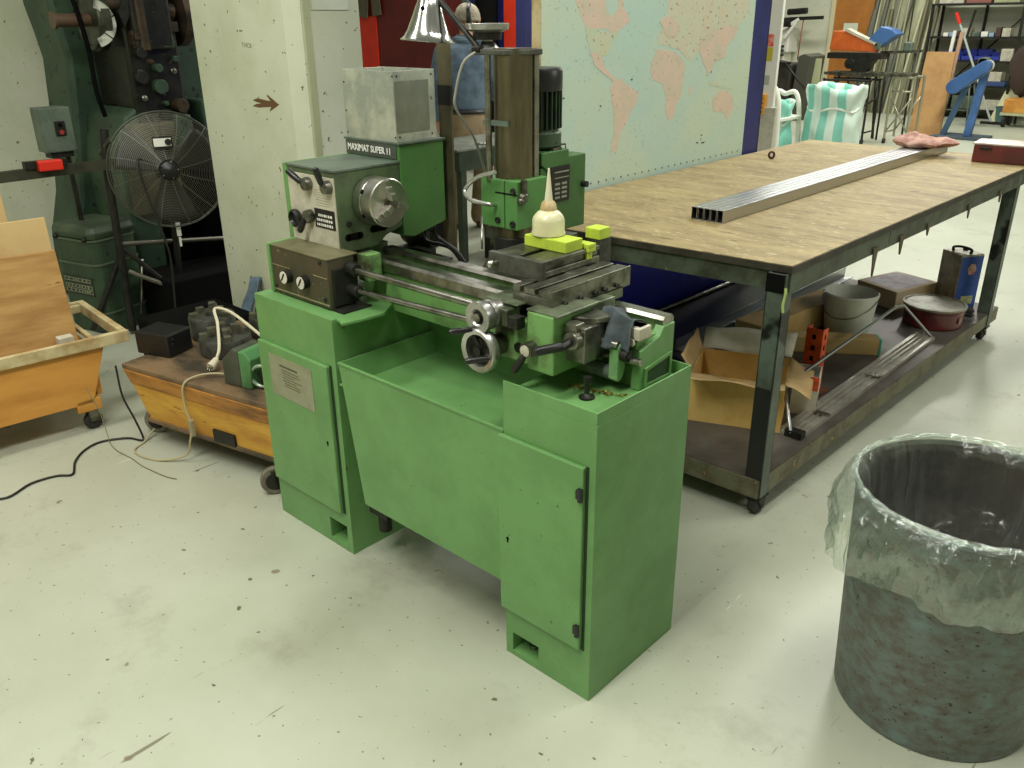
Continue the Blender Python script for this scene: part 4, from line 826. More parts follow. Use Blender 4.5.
m = MB(); m.hexa([dw(.09, -.008, .100), dw(Lg, -.008, .100), dw(Lg, .61, .100), dw(.09, .61, .100), dw(.09, -.008, .118), dw(Lg, -.008, .118), dw(Lg, .61, .118), dw(.09, .61, .118)]); ob('base_board', m, DECK, DL, .003)
for (u, v) in ((.03, .09), (.86, -.035), (.13, .52), (.92, .52)):
    p = V(dw(u, v, 0)); m = MB(); m.box(p.x - .03, p.x + .03, p.y - .03, p.y + .03, .066, .100); m.box(p.x - .025, p.x - .020, p.y - .02, p.y + .02, .03, .096); m.box(p.x + .020, p.x + .025, p.y - .02, p.y + .02, .03, .096); f_ = ob('castor_fork', m, DARK, DL)
    m = MB(); m.M = Matrix.Translation(p + V((0, -.01, .056))) @ Matrix.Rotation(math.radians(35 if v > .03 else 60), 4, 'Z'); m.lathe([(.034, -.016), (.053, -.014), (.056, -.006), (.056, .006), (.053, .014), (.034, .016)], (0, 0, 0), (0, 1, 0), 28); m.M = Matrix.Identity(4)
    m2 = MB(); m2.M = Matrix.Translation(p + V((0, -.01, .056))) @ Matrix.Rotation(math.radians(35 if v > .03 else 60), 4, 'Z'); m2.lathe([(.001, -.018), (.012, -.018), (.013, -.0165), (.036, -.0165), (.037, -.010)], (0, 0, 0), (0, 1, 0), 24, caps=False); m2.M = Matrix.Identity(4); ob('wheel_hub', m2, DARK, f_)
    w_ = ob('castor_wheel', m, mat('grey_castor_tyre', (120, 116, 98), .6, col2=(92, 88, 74), scale=20), f_)
m = MB(); m.hexa([dw(.50, -.012, .115), dw(.62, -.012, .115), dw(.62, .0, .115), dw(.50, .0, .115), dw(.50, -.012, .165), dw(.62, -.012, .165), dw(.62, .0, .165), dw(.50, .0, .165)]); ob('dark_patch_plate', m, DARK, DL)
DZ = .3225
def chuckbody(name, c, r, h, label, m_=CASTI, n3=3, ph=0):
    t = thing(name, label, 'lathe chuck', c)
    c = V(c); m = MB(); m.lathe([(r * .95, 0), (r, .006), (r, h - .006), (r * .97, h), (.03, h), (.028, h - .02), (.001, h - .02)], c, (0, 0, 1), 40); ob('chuck_body', m, m_, t)
    for k in range(n3):
        a = ph + 2 * PI * k / n3; d = V((math.cos(a), math.sin(a), 0)); s = V((-d.y, d.x, 0)); m = MB()
        for (r0, r1, hh) in ((.03, r * .62, .042), (r * .62, r * .95, .022)):
            p = c + d * r0 + V((0, 0, h)); q = c + d * r1 + V((0, 0, h)); w = s * .014; z = V((0, 0, hh)); o = V((0, 0, -.003)); m.hexa([p - w + o, p + w + o, q + w + o, q - w + o, p - w + z, p + w + z, q + w + z, q - w + z])
        ob('chuck_jaw', m, mat('grimy_jaw', (104, 102, 84), .5, .4, col2=(66, 64, 50), scale=25), t, .002)
    return t
chuckbody('lathe_chuck', (-3.52, 1.77, DZ), .100, .10, 'tall grimy grey lathe chuck on the dolly right behind the black box', ph=.4)
chuckbody('lathe_chuck', (-3.29, 1.70, DZ), .108, .075, 'grimy lathe chuck lying nearest the green index head on the dolly', ph=1.2, n3=4)
chuckbody('lathe_chuck', (-3.34, 1.95, DZ), .085, .09, 'small grimy lathe chuck at the back of the dolly beside the column', ph=.2)
t = thing('jaw_set', 'loose dark vise parts stacked against the column foot on the dolly', 'vise', (-2.95, 1.95, DZ))
m = MB(); m.box(-3.02, -2.86, 1.90, 2.0, DZ, DZ + .05); ob('vise_base', m, CASTI, t, .004)
m = MB(); m.box(-3.0, -2.95, 1.91, 1.99, DZ + .05, DZ + .10); ob('vise_jaw', m, CASTI, t, .004)
m = MB(); m.box(-2.92, -2.88, 1.91, 1.99, DZ + .05, DZ + .085); m.cyl((-2.90, 1.95, DZ + .085), (-2.90, 1.95, DZ + .12), .012, n=12); ob('vise_jaw', m, DARK, t, .004)
t = thing('black_case', 'small black box with two bright buttons on the left end of the yellow dolly', 'box', (-3.44, 1.50, DZ))
m = MB(); m.M = Matrix.Translation(V((-3.50, 1.525, DZ))) @ Matrix.Rotation(math.radians(20), 4, 'Z'); m.box(-.09, .09, -.07, .07, 0, .10); ob('case_body', m, BLACK, t, .008)
for z in (.055, .075):
    m = MB(); m.M = Matrix.Translation(V((-3.50, 1.525, DZ))) @ Matrix.Rotation(math.radians(20), 4, 'Z'); m.cyl((.09, -.04, z), (.094, -.04, z), .005, n=10); ob('case_button', m, STEEL, t)
t = thing('index_head', 'green and grey index head with a pale ring handwheel on the dolly', 'machine tool', (-2.86, 1.62, DZ))
MM = Matrix.Translation(V((-2.885, 1.59, DZ))) @ Matrix.Rotation(math.radians(15), 4, 'Z')
m = MB(); m.M = MM; m.prism([(-.10, .0), (-.01, .0), (-.01, .15), (-.04, .155), (-.10, .10)], 'y', -.06, .06); ob('grey_casing', m, mat('grey_casing', (84, 88, 74), .5, .3, col2=(66, 70, 58), scale=9), t, .005)
m = MB(); m.M = MM; m.prism([(-.01, .0), (.04, .0), (.05, .12), (.02, .15), (-.01, .15)], 'y', -.06, .06); ob('green_casing', m, mat('casing_green', (86, 140, 84), .4, col2=(70, 112, 66), scale=9), t, .005)
m = MB(); m.M = MM; m.ring((.075, -.035, .055), (.35, -1, 0), .042, .007, 36, 8); w_ = ob('ring_handwheel', m, mat('pale_green_ring', (150, 168, 142), .35, .3), t)
m = MB(); m.M = MM; m.cyl((.07, -.03, .055), (.08, .05, .055), .02, n=16); m.beam((.075, -.035, .015), (.075, -.035, .095), .008, .008); ob('wheel_hub', m, DARK, t)
# mains cable: cream, over the chuck and down to the floor
m = MB(); m.tube(bez([(-3.13, 1.565, .365), (-3.16, 1.60, .40), (-3.30, 1.68, .45), (-3.42, 1.74, .475), (-3.32, 1.77, .465), (-3.0, 1.74, .42), (-2.80, 1.70, .43), (-2.55, 1.66, .50), (-2.47, 1.62, .56)]), .0065, 8)
t = thing('mains_plug_lead', 'cream mains lead draped over the chucks on the yellow dolly, plug end loose', 'cable', (-3.26, 1.63, DZ)); ob('lead', m, CORDW, t)
m = MB(); m.cyl((-3.13, 1.565, .365), (-3.12, 1.54, .352), .013, .017, n=14); m.cyl((-3.12, 1.54, .352), (-3.115, 1.528, .347), .018, n=14); ob('plug', m, CORDW, t)
for dx in (-.008, .008): ob('plug_pin', MB().cyl((-3.115 + dx, 1.530, .347), (-3.107 + dx, 1.510, .340), .003, n=8), STEEL, t)
t = thing('extension_lead', 'beige extension lead hanging over the front of the yellow dolly onto the floor', 'cable', (-3.1, 1.3, 0))
pts = [V(dw(.56, .14, .352)), V(dw(.44, .06, .365)), V(dw(.39, -.02, .345)), V(dw(.38, -.03, .25)), V(dw(.40, -.03, .17)), V(dw(.39, -.04, .10)), V(dw(.36, -.05, .03)), V((-3.15, 1.27, .006)), V((-3.24, 1.235, .006)), V((-3.32, 1.24, .006)), V((-3.36, 1.30, .006)), V((-3.40, 1.37, .03))]
ob('lead', MB().tube(bez(pts), .0045, 8), mat('beige_lead', (176, 166, 128), .6), t)
m = MB(); m.beam(pts[4] + V((0, 0, .02)), pts[4] + V((.002, 0, -.05)), .022, .018); ob('socket', m, mat('beige_socket', (150, 144, 112), .5), t, .003)
m = MB(); m.tube(bez([(-3.47, 1.29, .33), (-3.45, 1.285, .20), (-3.41, 1.30, .10), (-3.385, 1.31, .02), (-3.385, 1.30, .006), (-3.45, 1.27, .006), (-3.50, 1.18, .006), (-3.475, 1.10, .006), (-3.40, 1.03, .006), (-3.30, .98, .006), (-3.335, .93, .006), (-3.345, .84, .006), (-3.30, .74, .006), (-3.36, .66, .006), (-3.40, .5, .006)], 5), .0045, 8)
single('trailing_cable', m, CORDK, 'black power cord snaking across the floor from the yellow dolly', 'cable')
m = MB(); m.tube(bez([(-3.60, 1.20, .22), (-3.55, 1.215, .12), (-3.50, 1.21, .03), (-3.46, 1.2, .004), (-3.37, 1.19, .003), (-3.26, 1.2, .003), (-3.16, 1.20, .003), (-3.02, 1.22, .003), (-2.96, 1.24, .003)]), .002, 6)
single('thin_wire', m, mat('thin_grey_wire', (120, 116, 90), .6), 'very thin grey wire trailing from the orange cart along the floor', 'wire')

for o in list(COL.objects):
    if o.parent is None and o.name.split('.')[0] in ('lathe_chuck', 'jaw_set', 'black_case', 'index_head', 'mains_plug_lead'):
        o.location.x *= .981; o.location.y *= .981; o.location.z += .025
# ------------------------------------------------------------------ orange plywood cart
OA = math.radians(-5); OO = V((-3.60, 1.42, 0))
def ow(u, v, z):   # u runs back from the front face (-x), v runs towards -y
    x, y = -u, -v; return (OO.x + x * math.cos(OA) - y * math.sin(OA), OO.y + x * math.sin(OA) + y * math.cos(OA), z)
def obox(m, u0, u1, v0, v1, z0, z1): return m.hexa([ow(u0, v0, z0), ow(u1, v0, z0), ow(u1, v1, z0), ow(u0, v1, z0), ow(u0, v0, z1), ow(u1, v0, z1), ow(u1, v1, z1), ow(u0, v1, z1)])
OC_ = thing('plywood_cart', 'orange plywood bin cart on castors at the left edge, plywood sheets standing in it', 'cart', (-3.9, .9, 0))
m = MB()
m.hexa([ow(.02, .19, .13), ow(.045, .19, .13), ow(.045, 1.5, .13), ow(.02, 1.5, .13), ow(.02, .10, .385), ow(.045, .10, .385), ow(.045, 1.5, .385), ow(.02, 1.5, .385)])
obox(m, .05, .56, .19, 1.5, .13, .15); obox(m, .55, .58, .10, 1.5, .15, .385); obox(m, .05, .55, .14, .165, .15, .37)
ob('bin_body', m, PLYO, OC_, .002)
m = MB(); obox(m, .0, .022, .0, 1.5, .372, .422); obox(m, .575, .60, .0, 1.5, .372, .422); obox(m, .022, .575, .0, .03, .372, .422)
obox(m, .022, .575, .13, .15, .395, .415); obox(m, .03, .05, .03, .13, .38, .415); obox(m, .54, .57, .03, .13, .38, .415)
ob('top_rim', m, CREAMW, OC_, .003)
for v in (.19, 1.3):
    m = MB(); obox(m, .02, .10, v - .03, v + .07, .095, .15); ob('corner_block', m, PLYO, OC_, .003)
    p = V(ow(.055, v + .01, 0)); m = MB(); m.box(p.x - .022, p.x - .018, p.y - .02, p.y + .02, .04, .095); m.box(p.x + .018, p.x + .022, p.y - .02, p.y + .02, .04, .095); m.box(p.x - .025, p.x + .025, p.y - .025, p.y + .025, .09, .095); f_ = ob('castor_fork', m, STEELD, OC_)
    m = MB(); m.lathe([(.025, 0), (.038, .003), (.04, .008), (.04, .020), (.038, .025), (.025, .028)], p + V((-.014, .0, .040)), (1, 0, .0), 26); ob('castor_wheel', m, RUBBER, f_)
    p = V(ow(.50, v + .01, 0)); m = MB(); m.box(p.x - .025, p.x + .025, p.y - .02, p.y + .02, .04, .13); f_ = ob('castor_fork', m, STEELD, OC_)
    m = MB(); m.lathe([(.04, 0), (.04, .028)], p + V((-.014, -.02, .040)), (1, 0, 0), 22); ob('castor_wheel', m, RUBBER, f_)
def sheet(name, u0, v0, v1, z1, lean, m_, lab, slope=0.0):
    m = MB(); t = .015
    m.hexa([ow(u0, v0, .152), ow(u0 + t, v0, .152), ow(u0 + t, v1, .152), ow(u0, v1, .152), ow(u0 + lean, v0 + slope, z1), ow(u0 + lean + t, v0 + slope, z1), ow(u0 + lean + t, v1, z1), ow(u0 + lean, v1, z1)])
    return single(name, m, m_, lab, 'plywood sheet', 'boards in the orange cart', bevel=.001)
sheet('plywood_sheet', .10, .17, 1.4, .77, .09, PLYB, 'large brown plywood sheet standing foremost in the orange cart', .0)
sheet('plywood_sheet', .22, .17, 1.3, .885, .10, PLYL, 'pale plywood sheet standing right behind the large brown one in the cart', -.02)
sheet('plywood_sheet', .36, .27, 1.2, 1.01, .08, PLYL, 'narrow tan sheet standing hindmost in the orange cart', .0)
m = MB(); obox(m, .07, .12, .20, .26, .33, .425); single('white_offcut', m, CREAMP, 'small white wooden offcut standing inside the right end of the cart', 'offcut')

# ------------------------------------------------------------------ pedestal fan on a frame
FA = thing('pedestal_fan', 'large round black wire-cage pedestal fan standing beside the column', 'fan', (-4.72, 2.19, 0))
FC = V((-4.60, 2.195, .905)); fd = V((.96, -.36, .12)).normalized(); fa = V((0, 0, 1)).cross(fd).normalized(); fb = fd.cross(fa).normalized(); FR = .302
def fp(r, a, h): return FC + fa * math.cos(a) * r + fb * math.sin(a) * r + fd * h
def dome(r): return .02 + .055 * math.sqrt(max(0, 1 - (r / FR) ** 2))
m = MB()
for k in range(30):
    r = .05 + (FR - .05) * k / 29; m.tube([fp(r, 2 * PI * i / 48, dome(r)) for i in range(48)], .0010, 4, True)
for k in range(12):
    a = 2 * PI * k / 12 + .1; m.tube([fp(r, a + (r - .05) * .5, dome(r)) for r in [.05 + (FR - .05) * i / 8 for i in range(9)]], .0018, 4)
CAGE = mat('fan_wire', (128, 128, 114), .4, .7)
ob('front_grille', m, CAGE, FA)
m = MB()
for k in range(14):
    r = .06 + (FR - .06) * k / 13; m.tube([fp(r, 2 * PI * i / 48, -dome(r) * 1.4) for i in range(48)], .0013, 4, True)
for k in range(12):
    a = 2 * PI * k / 12; m.tube([fp(r, a, -dome(r) * 1.4) for r in [.05 + (FR - .05) * i / 6 for i in range(7)]], .0016, 4)
ob('rear_grille', m, DARK, FA)
m = MB(); m.tube([fp(FR + .002, 2 * PI * i / 64, .018) for i in range(64)], .005, 6, True); m.tube([fp(FR + .002, 2 * PI * i / 64, -.03) for i in range(64)], .005, 6, True); ob('cage_rim', m, mat('fan_rim', (84, 86, 76), .4, .5), FA)
for k in range(3):
    m = MB(); a0 = 2 * PI * k / 3 + .5
    m.grid(lambda u, v: fp(.05 + .22 * u, a0 + (v - .5) * (1.1 - .2 * u), (v - .5) * .06), 8, 8); ob('fan_blade', m, mat('blade_grey', (34, 34, 30), .45), FA, solid=.002)
m = MB(); m.lathe([(.055, 0), (.052, .012), (.040, .022), (.001, .028)], FC + fd * .068, fd, 28); hb = ob('hub_cap', m, BLACK, FA)
for k in range(5): ob('hub_screw', MB().ball(fp(.043, 2 * PI * k / 5, .085), .005, 8), STEEL, hb)
m = MB(); m.cyl(FC - fd * .05, FC - fd * .17, .07, .06, n=24); ob('fan_motor', m, BLACK, FA)
m = MB(); q = fp(.145, 1.62, .075); m.beam(q - fa * .055, q + fa * .045, .06, .02, fb.cross(fa)); sb_ = ob('control_box', m, BLACK, FA)
m = MB(); m.beam(q - fa * .050 + fd * .0155, q + fa * .038 + fd * .0155, .042, .003, fd); ob('switch_plate', m, WHITE, sb_); m = MB(); m.cyl(q + fa * .022 + fd * .014, q + fa * .022 + fd * .03, .017, n=18); ob('switch_knob', m, BLACK, sb_)
m = MB(); m.cyl(FC - fd * .1 + V((0, 0, -.03)), (FC.x - .13, FC.y + .02, .02), .018, n=14); m.lathe([(.24, 0), (.24, .012), (.03, .03)], (FC.x - .13, FC.y + .02, 0), (0, 0, 1), 32); ob('fan_stand', m, BLACK, FA)
m = MB(); q = FC - V((0, 0, FR)) + fd * .03; m.beam(q + V((0, 0, .015)), q - V((0, 0, .06)), .025, .004, (1, 0, 0)); m.beam(q - V((0, 0, .065)), q - V((.0, 0, .12)), .012, .003, (1, 0, 0)); ob('white_tag', m, WHITE, FA)
m = MB(); m.tube(bez([fp(.08, 2.6, .03), fp(.16, 2.9, .09), FC + V((.10, -.13, -.35)), FC + V((.10, -.12, -.5)), FC + V((.1, -.15, -.85))]), .006, 6); ob('fan_cord', m, CORDK, FA)

# dark tube frame left of the fan with its long horizontal bar
SF = thing('tube_frame', 'dark tubular stand with a long level bar and a red clip at the left', 'stand', (-4.75, 1.95, 0))
fx = -4.75
m = MB(); m.tube([(fx, 1.955, 1.13), (fx, 1.93, .95), (fx, 1.90, .02)], .022, 10); ob('upright', m, DARK, SF)
m = MB(); m.beam((fx + .03, 1.955, .955), (fx + .03, .9, .955), .045, .05); ob('long_bar', m, mat('grimy_bar', (66, 66, 50), .6, .3, col2=(44, 44, 34), scale=8), SF)
m = MB(); m.beam((fx + .05, 1.51, 1.0), (fx + .05, 1.71, .995), .04, .035); cl = ob('bar_clip', m, DARK, SF); m = MB(); m.beam((fx + .072, 1.565, .992), (fx + .072, 1.68, .99), .05, .05); ob('red_lens', m, RED, cl, .006)
m = MB(); m.cyl((fx, 1.92, .52), (fx, 2.62, .43), .014, n=10); m.cyl((fx, 1.94, .36), (fx + .25, 2.45, .05), .014, n=10); ob('lower_brace', m, mat('bare_tube', (110, 108, 96), .4, .7), SF)
m = MB(); m.cyl((fx - .02, 1.95, .50), (fx - .1, 1.72, .05), .016, n=10); m.cyl((fx, 1.93, .5), (fx + .1, 2.3, .04), .014, n=10); ob('leg', m, DARK, SF)
m = MB(); m.lathe([(.035, 0), (.035, .05)], (fx + .02, 1.945, .925), (0, 0, 1), 16); m.cyl((fx - .05, 1.93, 1.0), (fx + .06, 1.95, 1.08), .014, n=10); m.box(fx - .01, fx + .05, 1.95, 1.99, .93, .97); ob('joint_clamp', m, STEELD, SF)

# ------------------------------------------------------------------ green press behind the fan
PR = thing('power_press', 'large dark green power press with flywheels standing against the left wall', 'press', (-5.55, 2.5, 0))
DG = mat('press_green', (54, 78, 56), .5, col2=(38, 58, 42), scale=3, speck=((22, 28, 20), 18, .64))
m = MB(); m.prism([(1.95, 0), (2.98, 0), (3.1, .4), (3.1, 2.3), (2.10, 2.3), (2.105, 1.75), (2.13, 1.6), (2.15, 1.45), (2.13, 1.2), (2.06, .66), (1.98, .4)], 'x', -5.95, -5.55); ob('c_frame', m, DG, PR, .03)
m = MB(); m.prism([(2.14, 0), (2.30, 0), (2.34, .9), (2.28, 1.20), (2.20, 1.15), (2.14, .9)], 'x', -5.55, -5.05); m.prism([(2.70, 0), (2.90, 0), (2.84, 1.2), (2.74, 1.2)], 'x', -5.55, -5.15); ob('side_cheek', m, DG, PR, .02)
m = MB(); m.box(-5.55, -5.10, 2.30, 2.62, 1.02, 1.75); m.box(-5.5, -5.05, 2.34, 2.58, 1.5, 2.2); m.prism([(2.32, 1.02), (2.58, 1.02), (2.53, .80), (2.37, .80)], 'x', -5.5, -5.12); ob('ram_housing', m, mat('black_oily_casting', (40, 40, 30), .4, .3, col2=(24, 24, 18), scale=12, speck=((96, 76, 44), 26, .66)), PR, .02)
for (y, z) in ((2.36, 1.12), (2.56, 1.12), (2.36, 1.38), (2.56, 1.38), (2.36, 1.24), (2.46, 1.30)): ob('housing_bolt', MB().lathe([(.018, 0), (.018, .015), (.012, .02), (.001, .021)], (-5.10, y, z), (1, 0, 0), 12), STEELD, PR)
m = MB(); m.lathe([(.155, 0), (.165, .01), (.165, .055), (.15, .065), (.09, .05), (.08, .02)], (-5.20, 2.17, 1.66), (0, 1, 0), 44); m.ring((-5.20, 2.17, 1.66), (0, 1, 0), .145, .012, 44, 8); fl = ob('flywheel', m, mat('flywheel_grime', (70, 74, 58), .4, .5, col2=(40, 42, 32), scale=14), PR)
m = MB(); m.cyl((-5.20, 2.20, 1.66), (-5.20, 1.99, 1.66), .035, n=20); m.cyl((-5.20, 1.99, 1.66), (-5.20, 1.975, 1.66), .045, n=20); ob('shaft_end', m, mat('brown_shaft', (104, 84, 66), .45, .4), fl)
m = MB(); m.lathe([(.10, 0), (.17, .01), (.17, .06), (.10, .07)], (-5.22, 2.66, 1.68), (0, 1, 0), 40); m.ring((-5.22, 2.73, 1.68), (0, 1, 0), .12, .012, 36, 8); ob('flywheel', m, mat('brown_wheel', (74, 58, 40), .5, .4, col2=(36, 34, 26), scale=10), PR)
m = MB(); m.cyl((-5.22, 2.27, 1.66), (-5.22, 2.66, 1.68), .055, n=20); m.prism([(2.30, 1.62), (2.42, 1.80), (2.38, 1.86), (2.28, 1.70)], 'x', -5.12, -5.06); ob('crank_shaft', m, DARK, PR)
m = MB(); gc = V((-5.05, 2.115, 1.645))
for (a0, a1) in ((70, 18), (14, -38), (-42, -75)):
    pts_ = [(gc.y + math.cos(math.radians(a0 + (a1 - a0) * k / 5)) * .135, gc.z + math.sin(math.radians(a0 + (a1 - a0) * k / 5)) * .125) for k in range(6)] + [(gc.y + math.cos(math.radians(a1 + (a0 - a1) * k / 5)) * .085, gc.z + math.sin(math.radians(a1 + (a0 - a1) * k / 5)) * .080) for k in range(6)]
    m.prism(pts_, 'x', -5.06, -5.045)
ob('white_guard_paint', m, mat('chipped_white_guard', (196, 200, 184), .5, col2=(110, 120, 104), scale=18), PR)
m = MB(); m.box(-5.5, -4.98, 2.20, 2.46, .96, 1.11); m.box(-5.45, -5.0, 2.16, 2.46, .60, .86); ob('work_table', m, mat('olive_grey_block', (92, 88, 62), .55, .2, col2=(72, 70, 48), scale=7), PR, .01)
m = MB(); m.tube(bez([(-5.16, 2.06, 1.9), (-5.16, 2.10, 1.7), (-5.18, 2.13, 1.5), (-5.18, 2.13, 1.30), (-5.2, 2.16, 1.15)]), .014, 8); ob('black_pipe', m, BLACKM, PR)
m = MB(); m.lathe([(.06, 0), (.05, .05), (.05, .10)], (-5.02, 2.50, 1.02), (0, 0, -1), 20); m.prism([(2.44, .90), (2.60, .98), (2.58, 1.14), (2.48, 1.14)], 'x', -5.1, -5.0); ob('green_bearing', m, DG, PR, .01)
rr = random.Random(21)
for k in range(16):
    y = 2.32 + rr.random() * .30; z = 1.06 + rr.random() * .62; m = MB(); w_ = .02 + rr.random() * .04
    if k % 2: m.box(-5.11, -5.08 + rr.random() * .04, y - w_, y + w_ * .6, z - w_ * .5, z + w_)
    else: m.cyl((-5.11, y, z), (-5.07 + rr.random() * .05, y, z), w_ * .7, n=14)
    ob('casting_lug', m, [DARK, mat('brown_lug', (70, 56, 38), .5, .3, col2=(34, 32, 24), scale=16), DG][k % 3], PR, .004)
m = MB(); m.cyl((-5.12, 2.18, 1.75), (-5.12, 2.62, 1.70), .045, n=18); m.cyl((-5.08, 2.40, 1.50), (-5.08, 2.40, 1.80), .04, n=16); ob('link_shaft', m, mat('brown_wheel', (74, 58, 40)), PR)
# near-black boxes added as deep shade behind the fan and by the column
m = MB(); m.box(-5.3, -4.85, 2.62, 3.35, 0, .80); single('niche_shade_box', m, BLACKM, 'low matte black box added as shade in the niche behind the fan', 'cabinet', bevel=.01)
m = MB(); m.box(-4.95, -4.55, 2.08, 2.75, .0, .30); single('shade_box', m, BLACKM, 'low black box added as shade on the floor below the pedestal fan', 'crate', bevel=.01)
m = MB(); m.box(-4.30, -3.90, 1.75, 2.2, .0, .24); single('shade_box', m, BLACKM, 'low black box added as shade on the floor between the dolly and the column', 'crate', bevel=.01)
# green generator housing
GN = thing('motor_housing', 'rounded dark green machine housing on the floor behind the orange cart', 'machine', (-4.95, 1.9, 0))
def rbox(m, cx, cy, w, d, z0, z1, ang, r=.05):
    pts = []
    for (sx, sy, a0) in ((1, 1, 0), (-1, 1, 90), (-1, -1, 180), (1, -1, 270)):
        for k in range(5):
            a = math.radians(a0 + k * 22.5); x = sx * (w / 2 - r) + math.cos(a) * r; y = sy * (d / 2 - r) + math.sin(a) * r; c, s = math.cos(ang), math.sin(ang); pts.append((cx + x * c - y * s, cy + x * s + y * c))
    return m.prism(pts, 'z', z0, z1)
GA = math.radians(15)
m = MB(); rbox(m, -5.02, 1.90, .34, .30, .0, .54, GA); ob('lower_body', m, DKGREEN, GN, .01)
m = MB(); rbox(m, -5.02, 1.90, .36, .32, .54, .62, GA, .06); gl_ = ob('rounded_lid', m, mat('lid_grey_green', (70, 84, 64), .5, col2=(54, 66, 50), scale=8), GN, .035)
for z in (.535, .40, .12): m = MB(); rbox(m, -5.02, 1.90, .352, .312, z, z + .010, GA, .055); ob('bright_seam', m, mat('seam_green', (92, 108, 84), .4, .3), GN)
c, s = math.cos(GA), math.sin(GA)
def gp(x, y): return (-5.02 + x * c - y * s, 1.90 + x * s + y * c)
m = MB()
for x_ in (-.12, .12): p = gp(x_, -.158); m.ball((p[0], p[1], .55), .016, 10)
ob('lid_catch', m, DARK, GN)
m = MB(); o0 = gp(-.13, -.152); o1 = gp(.11, -.152); m.beam((o0[0], o0[1], .275), (o1[0], o1[1], .275), .11, .004, (o1[1] - o0[1], -(o1[0] - o0[0]), 0)); npl = ob('name_plate', m, mat('plate_dark_green', (40, 50, 36), .5), GN)
m = MB(); rr = random.Random(2); rv = V((c, s, 0)); base = V((gp(-.12, -.1555)[0], gp(-.12, -.1555)[1], 0))
for row, z in enumerate((.30, .262, .235)):
    x = 0
    while x < .21:
        w_ = .012 + rr.random() * .022; a_ = base + rv * x + V((0, 0, z)); b_ = base + rv * min(.225, x + w_) + V((0, 0, z)); m.tube([a_, b_, b_ + V((0, 0, .018)), a_ + V((0, 0, .018))], .0016, 4, True); x += w_ + .006
ob('plate_lettering', m, mat('plate_bright', (170, 174, 140), .4), GN)
m = MB(); m.cyl((-4.78, 1.98, .10), (-4.73, 2.02, .42), .008, n=8); ob('pipe', m, STEEL, GN)
# switch box on the press
EB = thing('switch_box', 'grey electrical switch box with red and black buttons left of the press', 'switch box', (-5.0, 1.82, .96))
m = MB(); m.box(-5.12, -5.0, 1.735, 1.895, 1.005, 1.235); ob('box_body', m, GREYG, EB, .006)
m = MB(); m.box(-5.0, -4.994, 1.80, 1.855, 1.09, 1.165); pl_ = ob('button_plate', m, BLACK, EB, .002)
m = MB(); m.cyl((-4.994, 1.828, 1.108), (-4.986, 1.828, 1.108), .012, n=14); ob('stop_button', m, mat('dull_red', (150, 44, 40), .5), pl_)
m = MB(); m.cyl((-4.994, 1.828, 1.145), (-4.988, 1.828, 1.145), .011, n=14); ob('start_button', m, BLACKM, pl_)
m = MB(); m.box(-5.10, -5.02, 1.76, 1.88, .975, 1.005); m.cyl((-5.06, 1.86, .6), (-5.06, 1.86, .98), .014, n=10); m.cyl((-5.05, 1.80, .93), (-5.05, 1.80, .98), .012, n=10); m.tube(bez([(-5.06, 1.86, .62), (-5.1, 1.95, .55), (-5.3, 2.05, .5), (-5.56, 2.1, .5)]), .014, 8); ob('bracket', m, DARK, EB)
# folded blue-grey cloth strip by the column foot
m = MB(); m.grid(lambda u, v: V((-4.02 + u * .10 + .01 * math.sin(v * 9), 2.28 - .12 * v - .02 * math.sin(u * 8),   .12 + .28 * (1 - v))), 10, 14); single('cloth_strip', m, mat('blue_grey_strip', (96, 116, 128), .8, col2=(78, 96, 110), scale=14), 'narrow blue-grey cloth strip hanging down against the foot of the column', 'cloth', solid=.004)
m = MB(); m.box(-4.315, -4.301, 2.36, 2.42, 1.0, 1.28); m.box(-4.40, -4.301, 2.36, 2.374, 1.0, 1.28); single('wood_offcut', m, mat('brown_offcut', (140, 96, 70), .7, col2=(190, 170, 140), scale=14), 'small brown angled piece fixed to the left edge of the column', 'wood piece')
# ------------------------------------------------------------------ person behind the lathe
def skin(name, pts, edges, m_, parent, sub=2, root=0, label=None):
    """pts: (position, radius or (rx, ry)); one continuous skinned surface"""
    off = POS[parent.name]; me = bpy.data.meshes.new(name)
    me.from_pydata([tuple(V(p) - off) for p, r in pts], edges, []); o = bpy.data.objects.new(name, me); COL.objects.link(o); o.parent = parent; POS[o.name] = off
    sk = o.modifiers.new('skin', 'SKIN'); sk.use_smooth_shade = True; sk.branch_smoothing = .6
    for i, (p, r) in enumerate(pts):
        d = me.skin_vertices[0].data[i]; d.radius = r if isinstance(r, tuple) else (r, r); d.use_root = (i == root)
    ss = o.modifiers.new('sub', 'SUBSURF'); ss.levels = sub; ss.render_levels = sub
    me.materials.append(m_)
    if label: o['label'] = label
    return o
PB = V((-5.20, 5.02, 0)); RG = V((.731, .682, 0)); AW = V((-.682, .731, 0))
def P(r, f, z): return PB + RG * r + AW * f + V((0, 0, z))
MAN = thing('person', 'person seen from behind in a blue top and khaki trousers with black ear defenders, standing beyond the lathe', 'person', tuple(PB))
MAN['label'] = 'person seen from behind in blue top, khaki trousers and black headband beyond the lathe'
